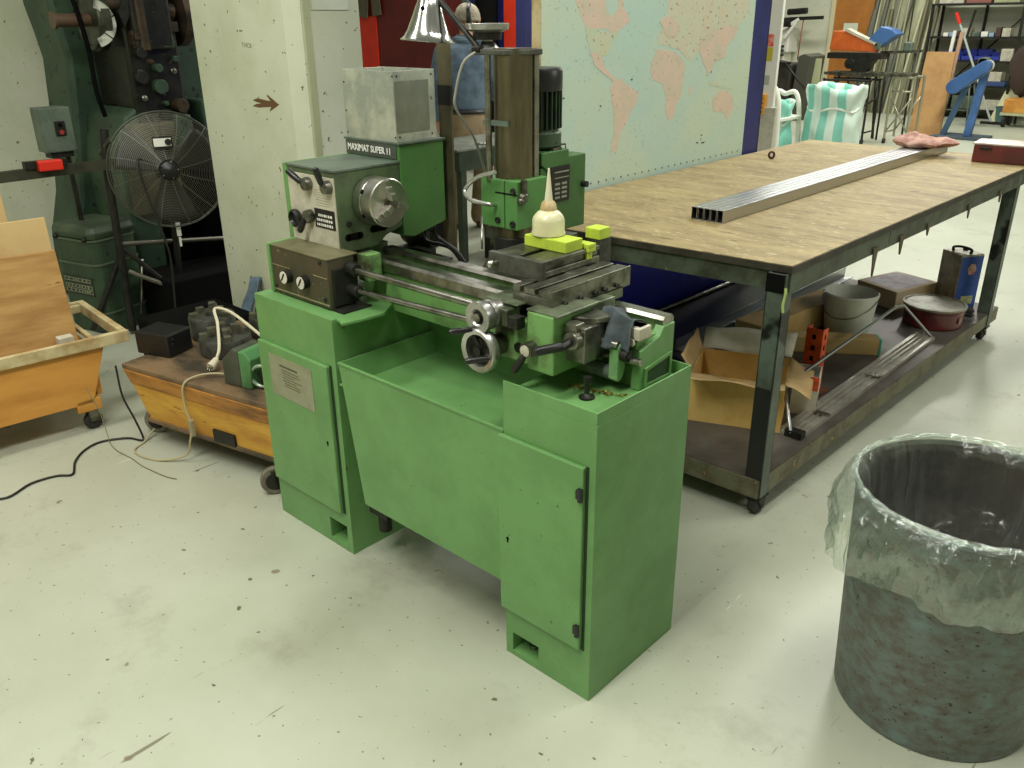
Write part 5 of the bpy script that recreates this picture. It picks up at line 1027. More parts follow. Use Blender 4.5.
body = [(P(.03, 0, .95), .10), (P(.02, .0, 1.15), .10), (P(.02, .02, 1.32), .10), (P(.03, .04, 1.45), .07), (P(.04, .07, 1.53), .05), (P(.05, .10, 1.62), .075), (P(.05, .11, 1.68), .075),
        (P(-.15, .02, 1.41), .055), (P(-.205, .0, 1.14), .045), (P(-.215, .04, .92), .03), (P(-.215, .06, .87), .032),
        (P(.20, .03, 1.40), .055), (P(.29, .08, 1.14), .045), (P(.25, .28, 1.05), .032), (P(.24, .34, 1.04), .033),
        (P(-.07, 0, .88), .085), (P(-.07, .02, .50), .06), (P(-.08, .0, .10), .045), (P(.13, 0, .88), .085), (P(.15, .03, .50), .06), (P(.12, .06, .10), .045)]
be_ = [(0, 1), (1, 2), (2, 3), (3, 4), (4, 5), (5, 6), (3, 7), (7, 8), (8, 9), (9, 10), (3, 11), (11, 12), (12, 13), (13, 14), (0, 15), (15, 16), (16, 17), (0, 18), (18, 19), (19, 20)]
# fingers on the hanging hand and the far hand
for (hp, base_i, dr) in ((P(-.215, .06, .87), 10, V((0, 0, -1))), (P(.24, .34, 1.04), 14, (AW + V((0, 0, -.3))).normalized())):
    side = AW if base_i == 10 else RG
    for k in range(4):
        o_ = side * (-.027 + k * .018); ln = (.075, .085, .08, .065)[k]; i0 = len(body)
        body.append((hp + o_ + dr * .035, .0115)); body.append((hp + o_ + dr * (.035 + ln * .55) + RG * .006, .0095)); body.append((hp + o_ * .9 + dr * (.03 + ln) + RG * .022, .0085))
        be_ += [(base_i, i0), (i0, i0 + 1), (i0 + 1, i0 + 2)]
    i0 = len(body); body.append((hp + side * .036 + dr * .01, .012)); body.append((hp + side * .052 + dr * .045, .0095)); be_ += [(base_i, i0), (i0, i0 + 1)]
skin('body', body, be_, SKIN, MAN)
def loft(m, rings, n=28):
    G = [[m.v(c + RG * (math.cos(2 * PI * k / n) * rx) + AW * (math.sin(2 * PI * k / n) * ry)) for k in range(n)] for (c, rx, ry) in rings]
    for i in range(len(G) - 1):
        for k in range(n): m.f([G[i][k], G[i][(k + 1) % n], G[i + 1][(k + 1) % n], G[i + 1][k]], True)
    m.f(G[0][::-1]); m.f(G[-1]); return m
def limb(m, pts, rr_):
    for i in range(len(pts) - 1):
        a, b = V(pts[i]), V(pts[i + 1]); m.lathe([(rr_[i], 0), ((rr_[i] + rr_[i + 1]) / 2 * 1.03, (b - a).length / 2), (rr_[i + 1], (b - a).length)], a, b - a, 18); m.ball(a, rr_[i], 14)
    m.ball(pts[-1], rr_[-1], 14)
m = MB()
loft(m, [(P(.03, 0, .97), .170, .125), (P(.03, 0, 1.0), .182, .138), (P(.03, -.01, 1.08), .180, .135), (P(.03, -.01, 1.20), .185, .135), (P(.025, 0, 1.32), .200, .138), (P(.02, .02, 1.40), .195, .125), (P(.025, .035, 1.45), .150, .105), (P(.03, .05, 1.49), .095, .085), (P(.035, .06, 1.53), .07, .07)])
limb(m, [P(-.145, .02, 1.39), P(-.20, .0, 1.15), P(-.213, .03, .93)], [.082, .068, .052]); limb(m, [P(.19, .03, 1.38), P(.28, .08, 1.15), P(.26, .24, 1.06)], [.085, .07, .052])
m.crumple(.012, 9); m.crumple(.004, 26); ob('jacket', m, DENIM, MAN)
m = MB(); m.ring(P(.038, .05, 1.49), (0, 0, 1), .088, .030, 28, 8); m.crumple(.01, 12); ob('hood', m, DENIM, MAN)
m = MB()
loft(m, [(P(.03, 0, .68), .150, .115), (P(.03, 0, .78), .172, .135), (P(.03, 0, .90), .168, .13), (P(.03, 0, 1.0), .155, .12)])
limb(m, [P(-.055, .0, .76), P(-.07, .02, .48), P(-.08, .0, .10)], [.105, .085, .078]); limb(m, [P(.12, .0, .76), P(.16, .03, .48), P(.12, .05, .10)], [.108, .088, .080])
m.crumple(.010, 9); m.crumple(.004, 24); ob('trousers', m, KHAKI, MAN)
m = MB(); m.tube([P(.03 + math.cos(a) * .172, math.sin(a) * .135, .965) for a in [2 * PI * k / 28 for k in range(28)]], .018, 6, True); ob('belt', m, BLACK, MAN)
for (r_, f_) in ((-.08, .0), (.12, .05)):
    bt = [(P(r_, f_ - .04, .04), .042), (P(r_, f_ + .04, .045), .048), (P(r_ + .01, f_ + .13, .035), .042), (P(r_ + .01, f_ + .18, .028), .03), (P(r_, f_ - .01, .14), .05)]
    skin('boot', bt, [(0, 1), (1, 2), (2, 3), (0, 4)], BOOT, MAN, root=1)
# head details: hair cap, ears, nose, ear-defender band
HC = P(.05, .11, 1.655)
m = MB()
def hairf(u, v):
    a = 2 * PI * u; th = PI * .60 * v; d = RG * (math.sin(th) * math.cos(a)) + AW * (math.sin(th) * math.sin(a)) + V((0, 0, math.cos(th)))
    k = .099 if math.sin(a) < .5 else .092
    return HC - AW * .012 + d * k + V((0, 0, .006))
m.grid(hairf, 28, 12, closed=True); m.crumple(.004, 30); ob('hair', m, HAIR, MAN, solid=.006)
for s_ in (-1, 1): m = MB(); m.ball(HC + RG * (.088 * s_) - V((0, 0, .012)), .022, 12, (1, .6, 1.3)); ob('ear', m, SKIN, MAN)
m = MB(); m.ball(HC + AW * .095 - V((0, 0, .02)), .016, 10, (1, 1, 1.3)); ob('nose', m, SKIN, MAN)
for s_ in (-1, 1): ob('eye', MB().ball(HC + AW * .082 + RG * .032 * s_ + V((0, 0, .005)), .011, 10), WHITE, MAN)
ob('mouth', MB().beam(HC + AW * .088 - RG * .022 - V((0, 0, .055)), HC + AW * .088 + RG * .022 - V((0, 0, .055)), .008, .008), mat('lips', (160, 92, 84), .5), MAN)
m = MB(); m.tube([HC - AW * .012 + RG * (math.cos(a) * .024) * 0 + AW * (math.cos(a) * .104) + RG * .015 + V((0, 0, math.sin(a) * .104)) for a in [2 * PI * k / 30 for k in range(30)]], .017, 6, True); ob('headband', m, BLACK, MAN)
# steel table between lathe and person
TT = thing('steel_table', 'small dark green steel table between the lathe and the standing person', 'table', (-4.65, 4.6, 0))
m = MB(); m.box(-4.92, -4.40, 4.18, 5.2, .795, .81); ob('table_top', m, mat('pale_table_plate', (150, 156, 142), .4, .5, col2=(110, 114, 102), scale=8), TT, .002)
m = MB(); m.box(-4.42, -4.405, 4.2, 5.18, .66, .795); m.box(-4.91, -4.42, 4.2, 4.215, .66, .795); ob('apron', m, mat('table_green', (56, 68, 50), .5, .2, col2=(44, 52, 40), scale=9), TT, .002)
for (x, y) in ((-4.46, 4.22), (-4.9, 4.22), (-4.46, 5.12), (-4.9, 5.12)): ob('leg', MB().box(x, x + .05, y, y + .05, 0, .795), mat('table_green', (56, 68, 50)), TT, .002)
m = MB(); m.box(-4.40, -4.12, 4.42, 4.7, 0, .26); m.cyl((-4.3, 4.5, .26), (-4.3, 4.5, .48), .05, n=18); single('dark_pump', m, DARK, 'dark squat pump on the floor beside the small green steel table', 'pump', bevel=.01)
ob('small_tool', MB().cyl((-4.5, 4.45, .817), (-4.43, 4.55, .817), .006, n=8), STEEL, None); tag(bpy.data.objects['small_tool'], 'slim bright tool lying on the small green steel table', 'tool')

# ------------------------------------------------------------------ screens behind the person
RSn = thing('welding_screen', 'dark red free-standing screen behind the person and the column', 'screen', (-8.6, 7.22, 0))
m = MB(); m.box(-9.9, -7.42, 7.2, 7.23, .48, 2.3); ob('red_panel', m, REDM, RSn)
ob('lit_strip', MB().box(-9.27, -8.93, 7.185, 7.2, .48, 1.68), ORRED, RSn)  # light coming through the screen, painted as a brighter orange-red strip
m = MB(); m.box(-9.95, -9.9, 7.19, 7.24, 0, 2.35); m.box(-7.42, -7.38, 7.19, 7.24, 0, 2.35); m.box(-9.9, -7.42, 7.19, 7.24, 2.3, 2.35); m.box(-9.9, -7.42, 7.19, 7.24, .44, .48); ob('screen_frame', m, GREYG, RSn)
for i, (x, lb) in enumerate(((-9.22, 'left'), (-8.95, 'right'))):
    m = MB(); m.M = Matrix.Translation(V((x, 7.17, 1.68))) @ Matrix.Rotation(.15 if i == 0 else -.1, 4, 'Y'); m.box(0, .16, -.012, 0, 0, .25); m.M = Matrix.Identity(4)
    single('grey_tag_board', m, mat('drab_board', (104, 100, 76), .7, col2=(84, 78, 58), scale=6), f'drab grey board hung at the top of the red screen, {lb} one of two', 'board', 'boards hung on the red screen', bevel=.002)
BSn = thing('blue_screen', 'deep blue panel with a bright orange upright between the person and the map', 'screen', (-6.6, 7.3, 0))
ob('blue_panel', MB().box(-7.38, -5.9, 7.26, 7.29, .0, 2.4), BLUEF, BSn)
ob('orange_upright', MB().box(-6.80, -6.58, 7.20, 7.26, 1.1, 2.4), ORRED, BSn, .01)
ob('grey_upright', MB().box(-6.58, -6.50, 7.2, 7.26, 0, 2.4), mat('grey_brown_post', (112, 106, 84), .6, col2=(90, 86, 66), scale=6), BSn, .005)
m = MB(); m.cyl((-7.0, 7.15, 1.35), (-7.0, 7.15, 2.1), .12, n=20); m.box(-7.12, -6.88, 7.05, 7.25, 0, 1.35); single('dark_bin_stack', m, BLACKM, 'dark upright cylinder on a black stand in front of the deep blue screen', 'cylinder', bevel=.01)

# ------------------------------------------------------------------ beyond the bench: posts, chair, striped bags
NP = thing('notice_post', 'narrow white panel with a red and a yellow sticker beyond the end of the map', 'panel', (-2.87, 5.62, 0))
ob('panel', MB().box(-2.935, -2.805, 5.60, 5.63, .55, 2.2), WHITE, NP, .003)
ob('lower_cupboard', MB().box(-2.96, -2.77, 5.575, 5.598, 0, 1.08), CREAMP, NP, .004)
ob('red_sticker', MB().box(-2.895, -2.845, 5.598, 5.6, 1.46, 1.535), mat('red_sticker', (216, 74, 56), .5, col2=(226, 160, 140), scale=30), NP)
ob('yellow_sticker', MB().box(-2.895, -2.845, 5.598, 5.6, 1.37, 1.455), mat('yellow_sticker', (190, 176, 52), .5), NP)
ob('grey_label', MB().box(-2.885, -2.85, 5.598, 5.6, 1.22, 1.28), mat('grey_label', (170, 176, 160), .5), NP)
m = MB(); m.box(-2.915, -2.85, 5.57, 5.6, 1.03, 1.16)
ob('orange_holder', m, mat('orange_holder', (226, 160, 50), .5), NP, .003)
for i in range(4): ob('holder_slot', MB().box(-2.905, -2.86, 5.568, 5.5705, 1.045 + i * .028, 1.052 + i * .028), mat('brown_slot', (120, 80, 30), .6), NP)
m = MB(); m.tube([(-2.95, 5.62, 1.36), (-2.90, 5.56, 1.36), (-2.89, 5.50, 1.355)], .006, 8); ob('latch', m, DARK, NP)
CH = thing('folding_chair', 'white tubular chair frame beside the striped bags', 'chair', (-3.08, 6.2, 0))
m = MB(); m.tube(bez([(-3.22, 6.0, 0), (-3.22, 6.0, 1.05), (-3.18, 6.02, 1.19), (-3.08, 6.03, 1.20), (-3.01, 6.05, 1.13), (-2.98, 6.05, .9), (-2.97, 6.05, 0)]), .022, 10); ob('front_frame', m, WHITE, CH)
m = MB(); m.tube(bez([(-3.22, 6.45, 0), (-3.22, 6.42, 1.0), (-3.12, 6.42, 1.10), (-3.0, 6.42, 1.0), (-2.97, 6.45, 0)]), .018, 10); ob('rear_frame', m, WHITE, CH)
m = MB(); m.box(-3.22, -2.97, 6.04, 6.42, .93, .955); ob('seat', m, WHITE, CH, .005)
m = MB(); m.tube([(-3.28, 6.0, 1.12), (-3.0, 6.05, 1.13)], .012, 8); ob('cross_rail', m, GREYG, CH)
ob('wooden_prop', MB().cyl((-3.22, 5.93, 1.12), (-2.757, 5.93, .01), .016, n=10), mat('brown_wood', (122, 76, 50), .6), None); tag(bpy.data.objects['wooden_prop'], 'slanting brown wooden stick leaning against the white chair frame', 'stick')
def bag(x0, x1, y0, y1, h, label, seed):
    t = thing('striped_bag', label, 'bag', ((x0 + x1) / 2, (y0 + y1) / 2, 0), 'turquoise striped bags beyond the bench')
    cx, cy, rx, ry = (x0 + x1) / 2, (y0 + y1) / 2, (x1 - x0) / 2, (y1 - y0) / 2
    def f(u, v):
        a = 2 * PI * u; c_, s_ = math.cos(a), math.sin(a); k = (abs(c_) ** 3 + abs(s_) ** 3) ** (-1 / 3.); z = h * v
        q = 1.0 - .10 * math.exp(-((v - .86) / .05) ** 2) - .03 * (1 - v) + .025 * math.sin(a * 11 + v * 3) * v
        if v > .95: q *= 1.04
        n_ = noise.noise(V((c_ * 3, s_ * 3, v * 5 + seed))) * .06
        return (cx + c_ * k * rx * (q + n_), cy + s_ * k * ry * (q + n_), z + (.02 * math.sin(a * 3 + seed) * v))
    m = MB(); m.grid(f, 60, 30, closed=True); m.crumple(.02, 9, seed); m.crumple(.008, 26, seed); ob('bag_body', m, TURQ, t, solid=.004)
    m = MB(); m.lathe([(.001, 0), (min(rx, ry) * .9, 0)], (cx, cy, h * .86), (0, 0, 1), 24, caps=False); m.ball((cx, cy, h * .8), min(rx, ry) * .8, 16, (1.0, 1, .3)); m.crumple(.03, 8, seed); ob('bag_filling', m, mat('bag_filling', (150, 190, 174), .6), t)
    m = MB(); zz = h * .86; m.tube([(cx + math.cos(a) * (abs(math.cos(a)) ** 3 + abs(math.sin(a)) ** 3) ** (-1 / 3.) * rx * .93, cy + math.sin(a) * (abs(math.cos(a)) ** 3 + abs(math.sin(a)) ** 3) ** (-1 / 3.) * ry * .93, zz + .015 * math.sin(a * 4)) for a in [2 * PI * k / 40 for k in range(40)]], .009, 6, True); ob('tie_cord', m, WHITE, t)
    return t
bag(-2.95, -2.58, 6.32, 6.70, 1.17, 'large turquoise and white striped bag standing just beyond the bench end', 1.3)
bag(-3.20, -2.99, 6.08, 6.38, .90 if 0 else 1.06, 'smaller turquoise striped bag inside the white chair frame', 4.1)

# ------------------------------------------------------------------ far end of the shop
struct('door_1', MB().box(-7.42, -6.70, 16.93, 16.99, 0, 2.6), DOORM)
struct('trim_4', MB().box(-7.50, -7.42, 16.92, 16.99, 0, 2.7), mat('door_trim', (206, 196, 158), .6))
single('paper_note', MB().box(-7.22, -6.95, 16.918, 16.925, 1.32, 1.50), PAPER, 'small pale paper note stuck on the brown door', 'notice')
t = thing('wall_press', 'white wall-mounted press head with a black handle bar left of the brown door', 'machine', (-8.2, 16.7, 0))
m = MB(); m.box(-8.75, -8.1, 16.55, 16.95, .98, 1.42); m.box(-8.5, -8.2, 16.6, 16.95, .0, .98); ob('white_body', m, WHITE, t, .03)
m = MB(); m.cyl((-8.75, 16.5, 1.50), (-8.05, 16.5, 1.52), .09, n=16); m.beam((-8.1, 16.5, 1.58), (-7.45, 16.5, 1.60), .07, .06); ob('arm_bar', m, DARK, t)
m = MB(); m.cyl((-8.15, 16.5, 1.70), (-7.78, 16.5, 1.72), .055, n=14); ob('handle_bar', m, BLACK, t)
m = MB(); m.beam((-8.15, 16.48, 1.25), (-7.95, 16.48, 1.52), .06, .05); m.beam((-8.25, 16.48, 1.38), (-7.9, 16.48, 1.58), .05, .05); ob('white_arm', m, WHITE, t)
m = MB(); m.cyl((-7.83, 16.5, 1.56), (-7.86, 16.5, .86), .012, n=8); ob('red_rod', m, mat('brown_red_rod', (150, 96, 70), .6), t)
for z in (1.0, 1.08, .92): ob('black_fitting', MB().box(-8.45, -8.18, 16.48, 16.56, z, z + .04), BLACK, t)
t = thing('dark_machine_cover', 'long low dark cabinet below the white wall press', 'cabinet', (-7.3, 14.6, 0))
m = MB(); m.box(-7.9, -6.9, 14.3, 14.9, 0, .90); ob('cabinet_body', m, mat('brown_black', (44, 40, 32), .7, col2=(58, 54, 42), scale=4), t, .03)
m = MB(); m.prism([(-6.88, 0), (-6.66, 0), (-6.58, 1.02), (-6.70, 1.06), (-6.80, 1.02)], 'y', 14.3, 14.85); ob('side_board', m, mat('dark_grey_board', (74, 74, 62), .7), t, .01)
m = MB(); m.beam((-7.15, 14.25, .93), (-6.95, 14.25, .90), .25, .05); m.cyl((-6.98, 14.2, .92), (-6.5, 14.2, .45), .018, n=8); ob('tool_handle', m, DARK, t)
m = MB(); m.box(-6.62, -6.5, 14.5, 14.56, 0, .98); single('pale_strip_board', m, WALLB, 'pale narrow board standing upright between the dark cabinet and the brown door', 'board')
# lengths of stock leaning on the far wall
rr = random.Random(11)
tones = [((150, 152, 124), 'pale grey'), ((184, 184, 150), 'cream'), ((112, 110, 84), 'drab'), ((92, 94, 82), 'dark grey')]
proto = {}
xs = [-6.62, -6.53, -6.45, -6.38, -6.30, -6.22, -6.14, -6.05, -5.98, -5.90, -5.82, -5.74, -5.66, -5.58, -5.50]
for i, x in enumerate(xs):
    k = rr.randrange(4); h = 2.6 if i % 5 else 1.75; key = (k, h)
    if key not in proto:
        m = MB(); m.cyl((0, 0, 0), (0, 0, h), .022 + .006 * k, n=10); o = single('metal_bar', m, mat('stock_' + tones[k][1].replace(' ', '_'), tones[k][0], .5, .3), 'x', 'metal bar', base=(0, 0, 0)); proto[key] = o
    else: o = proto[key].copy(); COL.objects.link(o)
    o.location = (x - .05, 16.30 + .04 * (i % 3), 0); o.rotation_euler = (math.radians(-9 if h > 2 else -10), math.radians(rr.uniform(-1, 5)), 0)
    o['group'] = 'lengths of bar stock leaning on the far wall'; o['label'] = 'long metal bar leaning on the far wall right of the brown door'
m = MB()
for i, x in enumerate((-6.5, -6.15, -5.95)):
    m = MB(); m.box(x, x + .22, 16.75, 16.80, 0, 2.6); o = single('wide_plank', m, mat('pale_plank', (190, 192, 158), .6, col2=(172, 176, 142), scale=3), 'pale wide plank standing behind the metal bars on the far wall', 'plank', 'wide planks behind the bar stock')
# chop saw on its stand
t = thing('chop_saw', 'chop saw with orange guard and blue motor housing on a dark stand', 'saw', (-5.1, 12.6, 0))
m = MB(); m.prism([(-5.50, 1.20), (-4.85, 1.17), (-4.83, 1.25), (-5.30, 1.44), (-5.48, 1.44)], 'y', 12.50, 12.62); ob('orange_guard', m, mat('saw_orange', (214, 106, 40), .45, col2=(196, 90, 34), scale=5), t, .01)
m = MB(); m.prism([(-5.30, 1.44), (-4.83, 1.25), (-4.83, 1.28), (-5.28, 1.47)], 'y', 12.48, 12.64); ob('guard_rim', m, CREAMP, t)
m = MB(); m.prism([(-4.98, 1.32), (-4.86, 1.22), (-4.80, 1.24), (-4.58, 1.40), (-4.66, 1.46), (-4.82, 1.50), (-4.90, 1.42)], 'y', 12.5, 12.75); ob('blue_housing', m, BLUET, t, .02)
ob('pivot_cap', MB().cyl((-4.82, 12.48, 1.25), (-4.82, 12.50, 1.25), .045, n=18), GREYG, t)
m = MB(); m.box(-5.52, -4.75, 12.5, 12.8, 1.08, 1.16); m.prism([(-5.22, 1.10), (-4.85, 1.10), (-4.98, .86), (-5.12, .86)], 'y', 12.5, 12.7); m.cyl((-5.18, 12.48, 1.02), (-5.18, 12.55, 1.02), .07, n=18); ob('saw_base', m, DARK, t, .01)
for x in (-5.30, -4.90): m = MB(); m.cyl((x, 12.5, .88), (x - .06, 12.45, 0), .02, n=8); m.cyl((x, 12.8, .88), (x + .06, 12.85, 0), .02, n=8); ob('stand_leg', m, DARK, t)
ob('stand_top', MB().box(-5.35, -4.85, 12.45, 12.85, .85, .88), STEELD, t)
t = thing('stock_support', 'long level steel stock support rail between the chop saw and the leaning board', 'support rail', (-4.6, 12.75, 0))
m = MB(); m.beam((-4.86, 12.75, 1.16), (-4.30, 12.75, 1.19), .06, .035); ob('rail', m, STEELD, t)
for x in (-4.75, -4.4): m = MB(); m.cyl((x, 12.75, 1.16), (x, 12.75, 0), .015, n=8); ob('support_leg', m, DARK, t)
ob('roller_block', MB().box(-4.56, -4.44, 12.70, 12.80, 1.18, 1.30), GREYG, t, .02)
def rstand(x0, x1, y, h, label, m_, cast=True):
    t = thing('roller_stand', label, 'roller stand', ((x0 + x1) / 2, y, 0), 'tubular roller stands at the chop saw'); d = .35
    m = MB()
    for yy in (y, y + d):
        m.tube(bez([(x0, yy, .06), (x0, yy, h - .05), (x0 + .03, yy, h), (x1 - .03, yy, h), (x1, yy, h - .05), (x1, yy, .06)], 5), .016, 8)
    ob('side_frame', m, m_, t)
    m = MB(); m.cyl((x0, y, .15), (x1, y, h * .72), .011, n=8); m.cyl((x1, y, .15), (x0, y, h * .72), .011, n=8); m.cyl((x0, y + d, .15), (x1, y + d, h * .72), .011, n=8); ob('cross_brace', m, m_, t)
    m = MB(); m.cyl((x0, y, h * .80), (x1, y, h * .80), .013, n=8); m.cyl((x0, y, .15), (x0, y + d, .15), .012, n=8); m.cyl((x1, y, .15), (x1, y + d, .15), .012, n=8); ob('rail', m, m_, t)
    for xx in (x0, x1): ob('castor', MB().cyl((xx - .015, y, .035), (xx + .015, y, .035), .035, n=16), RUBBER, t)
    return t
rstand(-4.53, -4.24, 12.45, .86, 'bare metal tubular roller stand right of the chop saw', mat('bare_stand', (160, 158, 136), .4, .6))
rstand(-5.35, -4.72, 12.15, .82, 'dark tubular roller stand below the chop saw', DARK)
t = thing('roller_table', 'flat roller table across the stands below the chop saw', 'roller table', (-4.9, 12.3, .87))
m = MB(); m.box(-5.42, -4.28, 12.25, 12.28, .88, .92); m.box(-5.42, -4.28, 12.60, 12.63, .88, .92); ob('side_rail', m, STEELD, t)
for i in range(8): ob('roller', MB().cyl((-5.35 + i * .145, 12.28, .905), (-5.35 + i * .145, 12.60, .905), .02, n=12), STEEL, t)
m = MB(); m.hexa([(-4.60, 13.55, 0), (-4.18, 13.66, 0), (-4.18, 13.70, 0), (-4.60, 13.60, 0), (-4.62, 13.85, 1.14), (-4.26, 13.95, 1.14), (-4.26, 13.98, 1.14), (-4.62, 13.88, 1.14)])
single('hardboard_sheet', m, BROWNB, 'tall brown hardboard sheet leaning between the roller stand and the blue linisher', 'board', bevel=.004)
m = MB(); m.beam((-4.42, 14.05, 0), (-4.36, 14.1, 1.42), .04, .03); single('leaning_strip', m, WHITE, 'white strip of wood standing behind the brown hardboard sheet', 'strip')
m = MB(); m.beam((-4.34, 14.05, 0), (-4.26, 14.1, 1.40), .05, .03); single('leaning_strip', m, mat('pinkish_strip', (180, 146, 120), .6), 'pinkish strip of wood standing behind the brown hardboard sheet', 'strip')
# blue belt linisher on its stand
t = thing('belt_linisher', 'blue belt linisher with a tilted oval belt guard on a two-legged stand', 'machine', (-3.88, 13.65, 0))
c0 = V((-4.06, 13.5, .70)); c1 = V((-3.70, 13.5, .98)); dd = (c1 - c0).normalized(); nn = V((-dd.z, 0, dd.x)); pts = []
for k in range(9): a = math.pi / 2 + math.pi * k / 8; q = c0 + dd * math.cos(a) * .095 + nn * math.sin(a) * .095; pts.append((q.x, q.z))
for k in range(9): a = -math.pi / 2 + math.pi * k / 8; q = c1 + dd * math.cos(a) * .075 + nn * math.sin(a) * .075; pts.append((q.x, q.z))
m = MB(); m.prism(pts, 'y', 13.45, 13.57); ob('belt_guard', m, mat('guard_blue', (58, 96, 148), .45, col2=(48, 84, 134), scale=4), t, .01)
m = MB(); m.prism([(c0.x + (x - c0.x) * 1.03, z + .006) for x, z in pts], 'y', 13.57, 13.60); ob('guard_back', m, CREAMP, t, .004)
m = MB(); m.cyl((-4.0, 13.62, .78), (-4.0, 13.85, .78), .08, n=18); m.cyl((-3.78, 13.62, 1.02), (-3.78, 13.8, 1.02), .07, n=18); m.box(-3.85, -3.72, 13.62, 13.75, .98, 1.08); ob('grey_motor', m, GREYG, t, .01)
m = MB(); m.beam((-4.13, 13.62, .04), (-3.92, 13.62, .72), .05, .07, (1, 0, 0)); ob('stand_leg', m, mat('stand_blue', (60, 88, 116), .5), t)
m = MB(); m.beam((-3.80, 13.62, .04), (-3.72, 13.62, .92), .07, .10, (1, 0, 0)); ob('stand_leg', m, BLUET, t)
ob('base_plate', MB().box(-4.25, -3.55, 13.45, 13.95, 0, .035), mat('base_blue_grey', (64, 78, 88), .5), t, .004)
# shelf rack with stores
RK = thing('shelf_rack', 'tall dark open steel shelf rack on the far wall at the right', 'shelf', (-4.7, 16.6, 0))
for (x, y) in ((-5.50, 16.35), (-4.10, 16.35), (-5.50, 16.88), (-4.10, 16.88), (-4.8, 16.88)): ob('upright', MB().box(x, x + .04, y, y + .04, 0, 1.80), DARK, RK)
for z in (.12, .50, .89, 1.26, 1.77): ob('shelf_board', MB().box(-5.50, -4.06, 16.34, 16.92, z, z + .03), DARK, RK)
m = MB(); m.beam((-5.48, 16.90, .2), (-4.1, 16.90, 1.7), .02, .02); m.beam((-4.86, 16.35, 1.29), (-4.80, 16.35, 1.70), .03, .03); ob('diagonal_brace', m, DARK, RK)
tagm = {}
def small(name, x, y, z, w, d, h, m_, lab, cat, grp):
    o = single(name, MB().box(x, x + w, y, y + d, z, z + h), m_, lab, cat, grp, bevel=.006); return o
bm_ = None
for i in range(5):
    m = MB(); x = -5.30 + i * .20; z = .921
    m.box(x, x + .18, 16.40, 16.41, z, z + .07); m.box(x, x + .18, 16.60, 16.61, z, z + .13); m.box(x, x + .01, 16.41, 16.6, z, z + .10); m.box(x + .17, x + .18, 16.41, 16.6, z, z + .10); m.box(x, x + .18, 16.40, 16.61, z, z + .008)
    single('storage_bin', m, BLUEB, 'blue open-fronted plastic storage bin in the row on the middle rack shelf', 'bin', 'blue storage bins on the rack')
for i in range(3): small('storage_bin', -5.20 + i * .24, 16.62, .921, .22, .2, .17, BLUEB, 'blue taller plastic bin behind the row on the middle rack shelf', 'bin', 'taller blue bins behind')
small('pale_carton', -4.30, 16.38, .921, .18, .3, .19, CREAMP, 'pale square carton right of the blue bins on the rack', 'box', None)
small('blue_tray', -4.55, 16.38, .531, .40, .3, .07, mat('tray_blue', (50, 74, 120), .5), 'flat blue tray on the lower rack shelf', 'tray', None)
small('cream_carton', -4.45, 16.40, .60 + .003, .22, .25, .15, CREAMP, 'pale carton standing on the flat blue tray of the rack', 'box', None)
cols = [(WHITE, 'white'), (mat('pale_blue_box', (140, 172, 190), .5), 'pale blue'), (mat('dark_brown_box', (70, 50, 40), .6), 'dark brown'), (CREAMP, 'cream'), (GREYG, 'grey')]
x = -5.25; i = 0
rr = random.Random(4)
nth = {}
words_ = ['first', 'second', 'third', 'fourth']
while x < -4.2:
    w_ = .06 + rr.random() * .08; k = i % 5; n_ = nth.get(k, 0); nth[k] = n_ + 1
    small('small_box', x, 16.38, 1.291, w_, .2, .05 + rr.random() * .10, cols[k][0], f'{words_[min(n_, 3)]} {cols[k][1]} small box from the left on the rack\'s upper shelf', 'box', 'small boxes on the upper shelf of the rack'); x += w_ + .02; i += 1
for i in range(3): small('flat_stack', -5.35 + i * .42, 16.4, .151, .34, .35, .16 + .05 * (i % 2), [mat('dark_store', (54, 52, 44), .7), GREYG, CREAMP][i], ['dark', 'grey-green', 'pale'][i] + ' box on the lowest shelf of the rack', 'box', None)
for i in range(3): small('long_package', -5.40 + i * .42, 16.4, 1.801, .38, .3, .08 + .03 * i, [CREAMP, mat('reddish_pack', (140, 90, 76), .6), WALLB][i], ['cream', 'reddish', 'pale green'][i] + ' long package on the very top of the rack', 'package', None)
t = thing('broom', 'broom handle with a red tip leaning in front of the rack', 'broom', (-4.1, 15.7, 0))
m = MB(); m.cyl((-4.06, 15.72, .02), (-4.78, 15.62, 1.50), .018, n=10); ob('handle', m, mat('pale_handle', (176, 188, 182), .5), t)
m = MB(); m.cyl((-4.78, 15.62, 1.50), (-4.86, 15.61, 1.66), .028, n=10); ob('red_grip', m, RED, t)
m = MB(); m.box(-4.22, -3.92, 15.68, 15.76, 0, .04); ob('broom_head', m, DARK, t)
t = thing('stool_frame', 'slim metal stool frame between the blue linisher and the rack', 'stool', (-4.55, 15.2, 0))
for (a_, b_) in (((-4.72, 15.0), (-4.62, 15.1)), ((-4.22, 15.0), (-4.32, 15.1)), ((-4.72, 15.4), (-4.62, 15.3)), ((-4.22, 15.4), (-4.32, 15.3))): ob('leg', MB().cyl((*a_, 0), (*b_, .70), .014, n=8), GREYG, t)
ob('seat', MB().box(-4.66, -4.28, 15.06, 15.34, .70, .72), GREYG, t, .01); ob('stretcher', MB().tube([(-4.70, 15.04, .25), (-4.24, 15.04, .25)], .01, 8), GREYG, t)
for i, (x0, x1) in enumerate(((-4.15, -3.92), (-3.98, -3.78))):
    m = MB(); m.beam((x0 - .02, 16.2, 0), (x1, 16.6, 1.0 if i == 0 else 1.9), .12, .03, (0, -1, 0)); single('pale_board', m, mat('pale_green_board', (206, 204, 160), .6, col2=(190, 190, 148), scale=3), ['shorter pale board leaning at the right end of the rack', 'taller pale board leaning at the right end of the rack'][i], 'board')
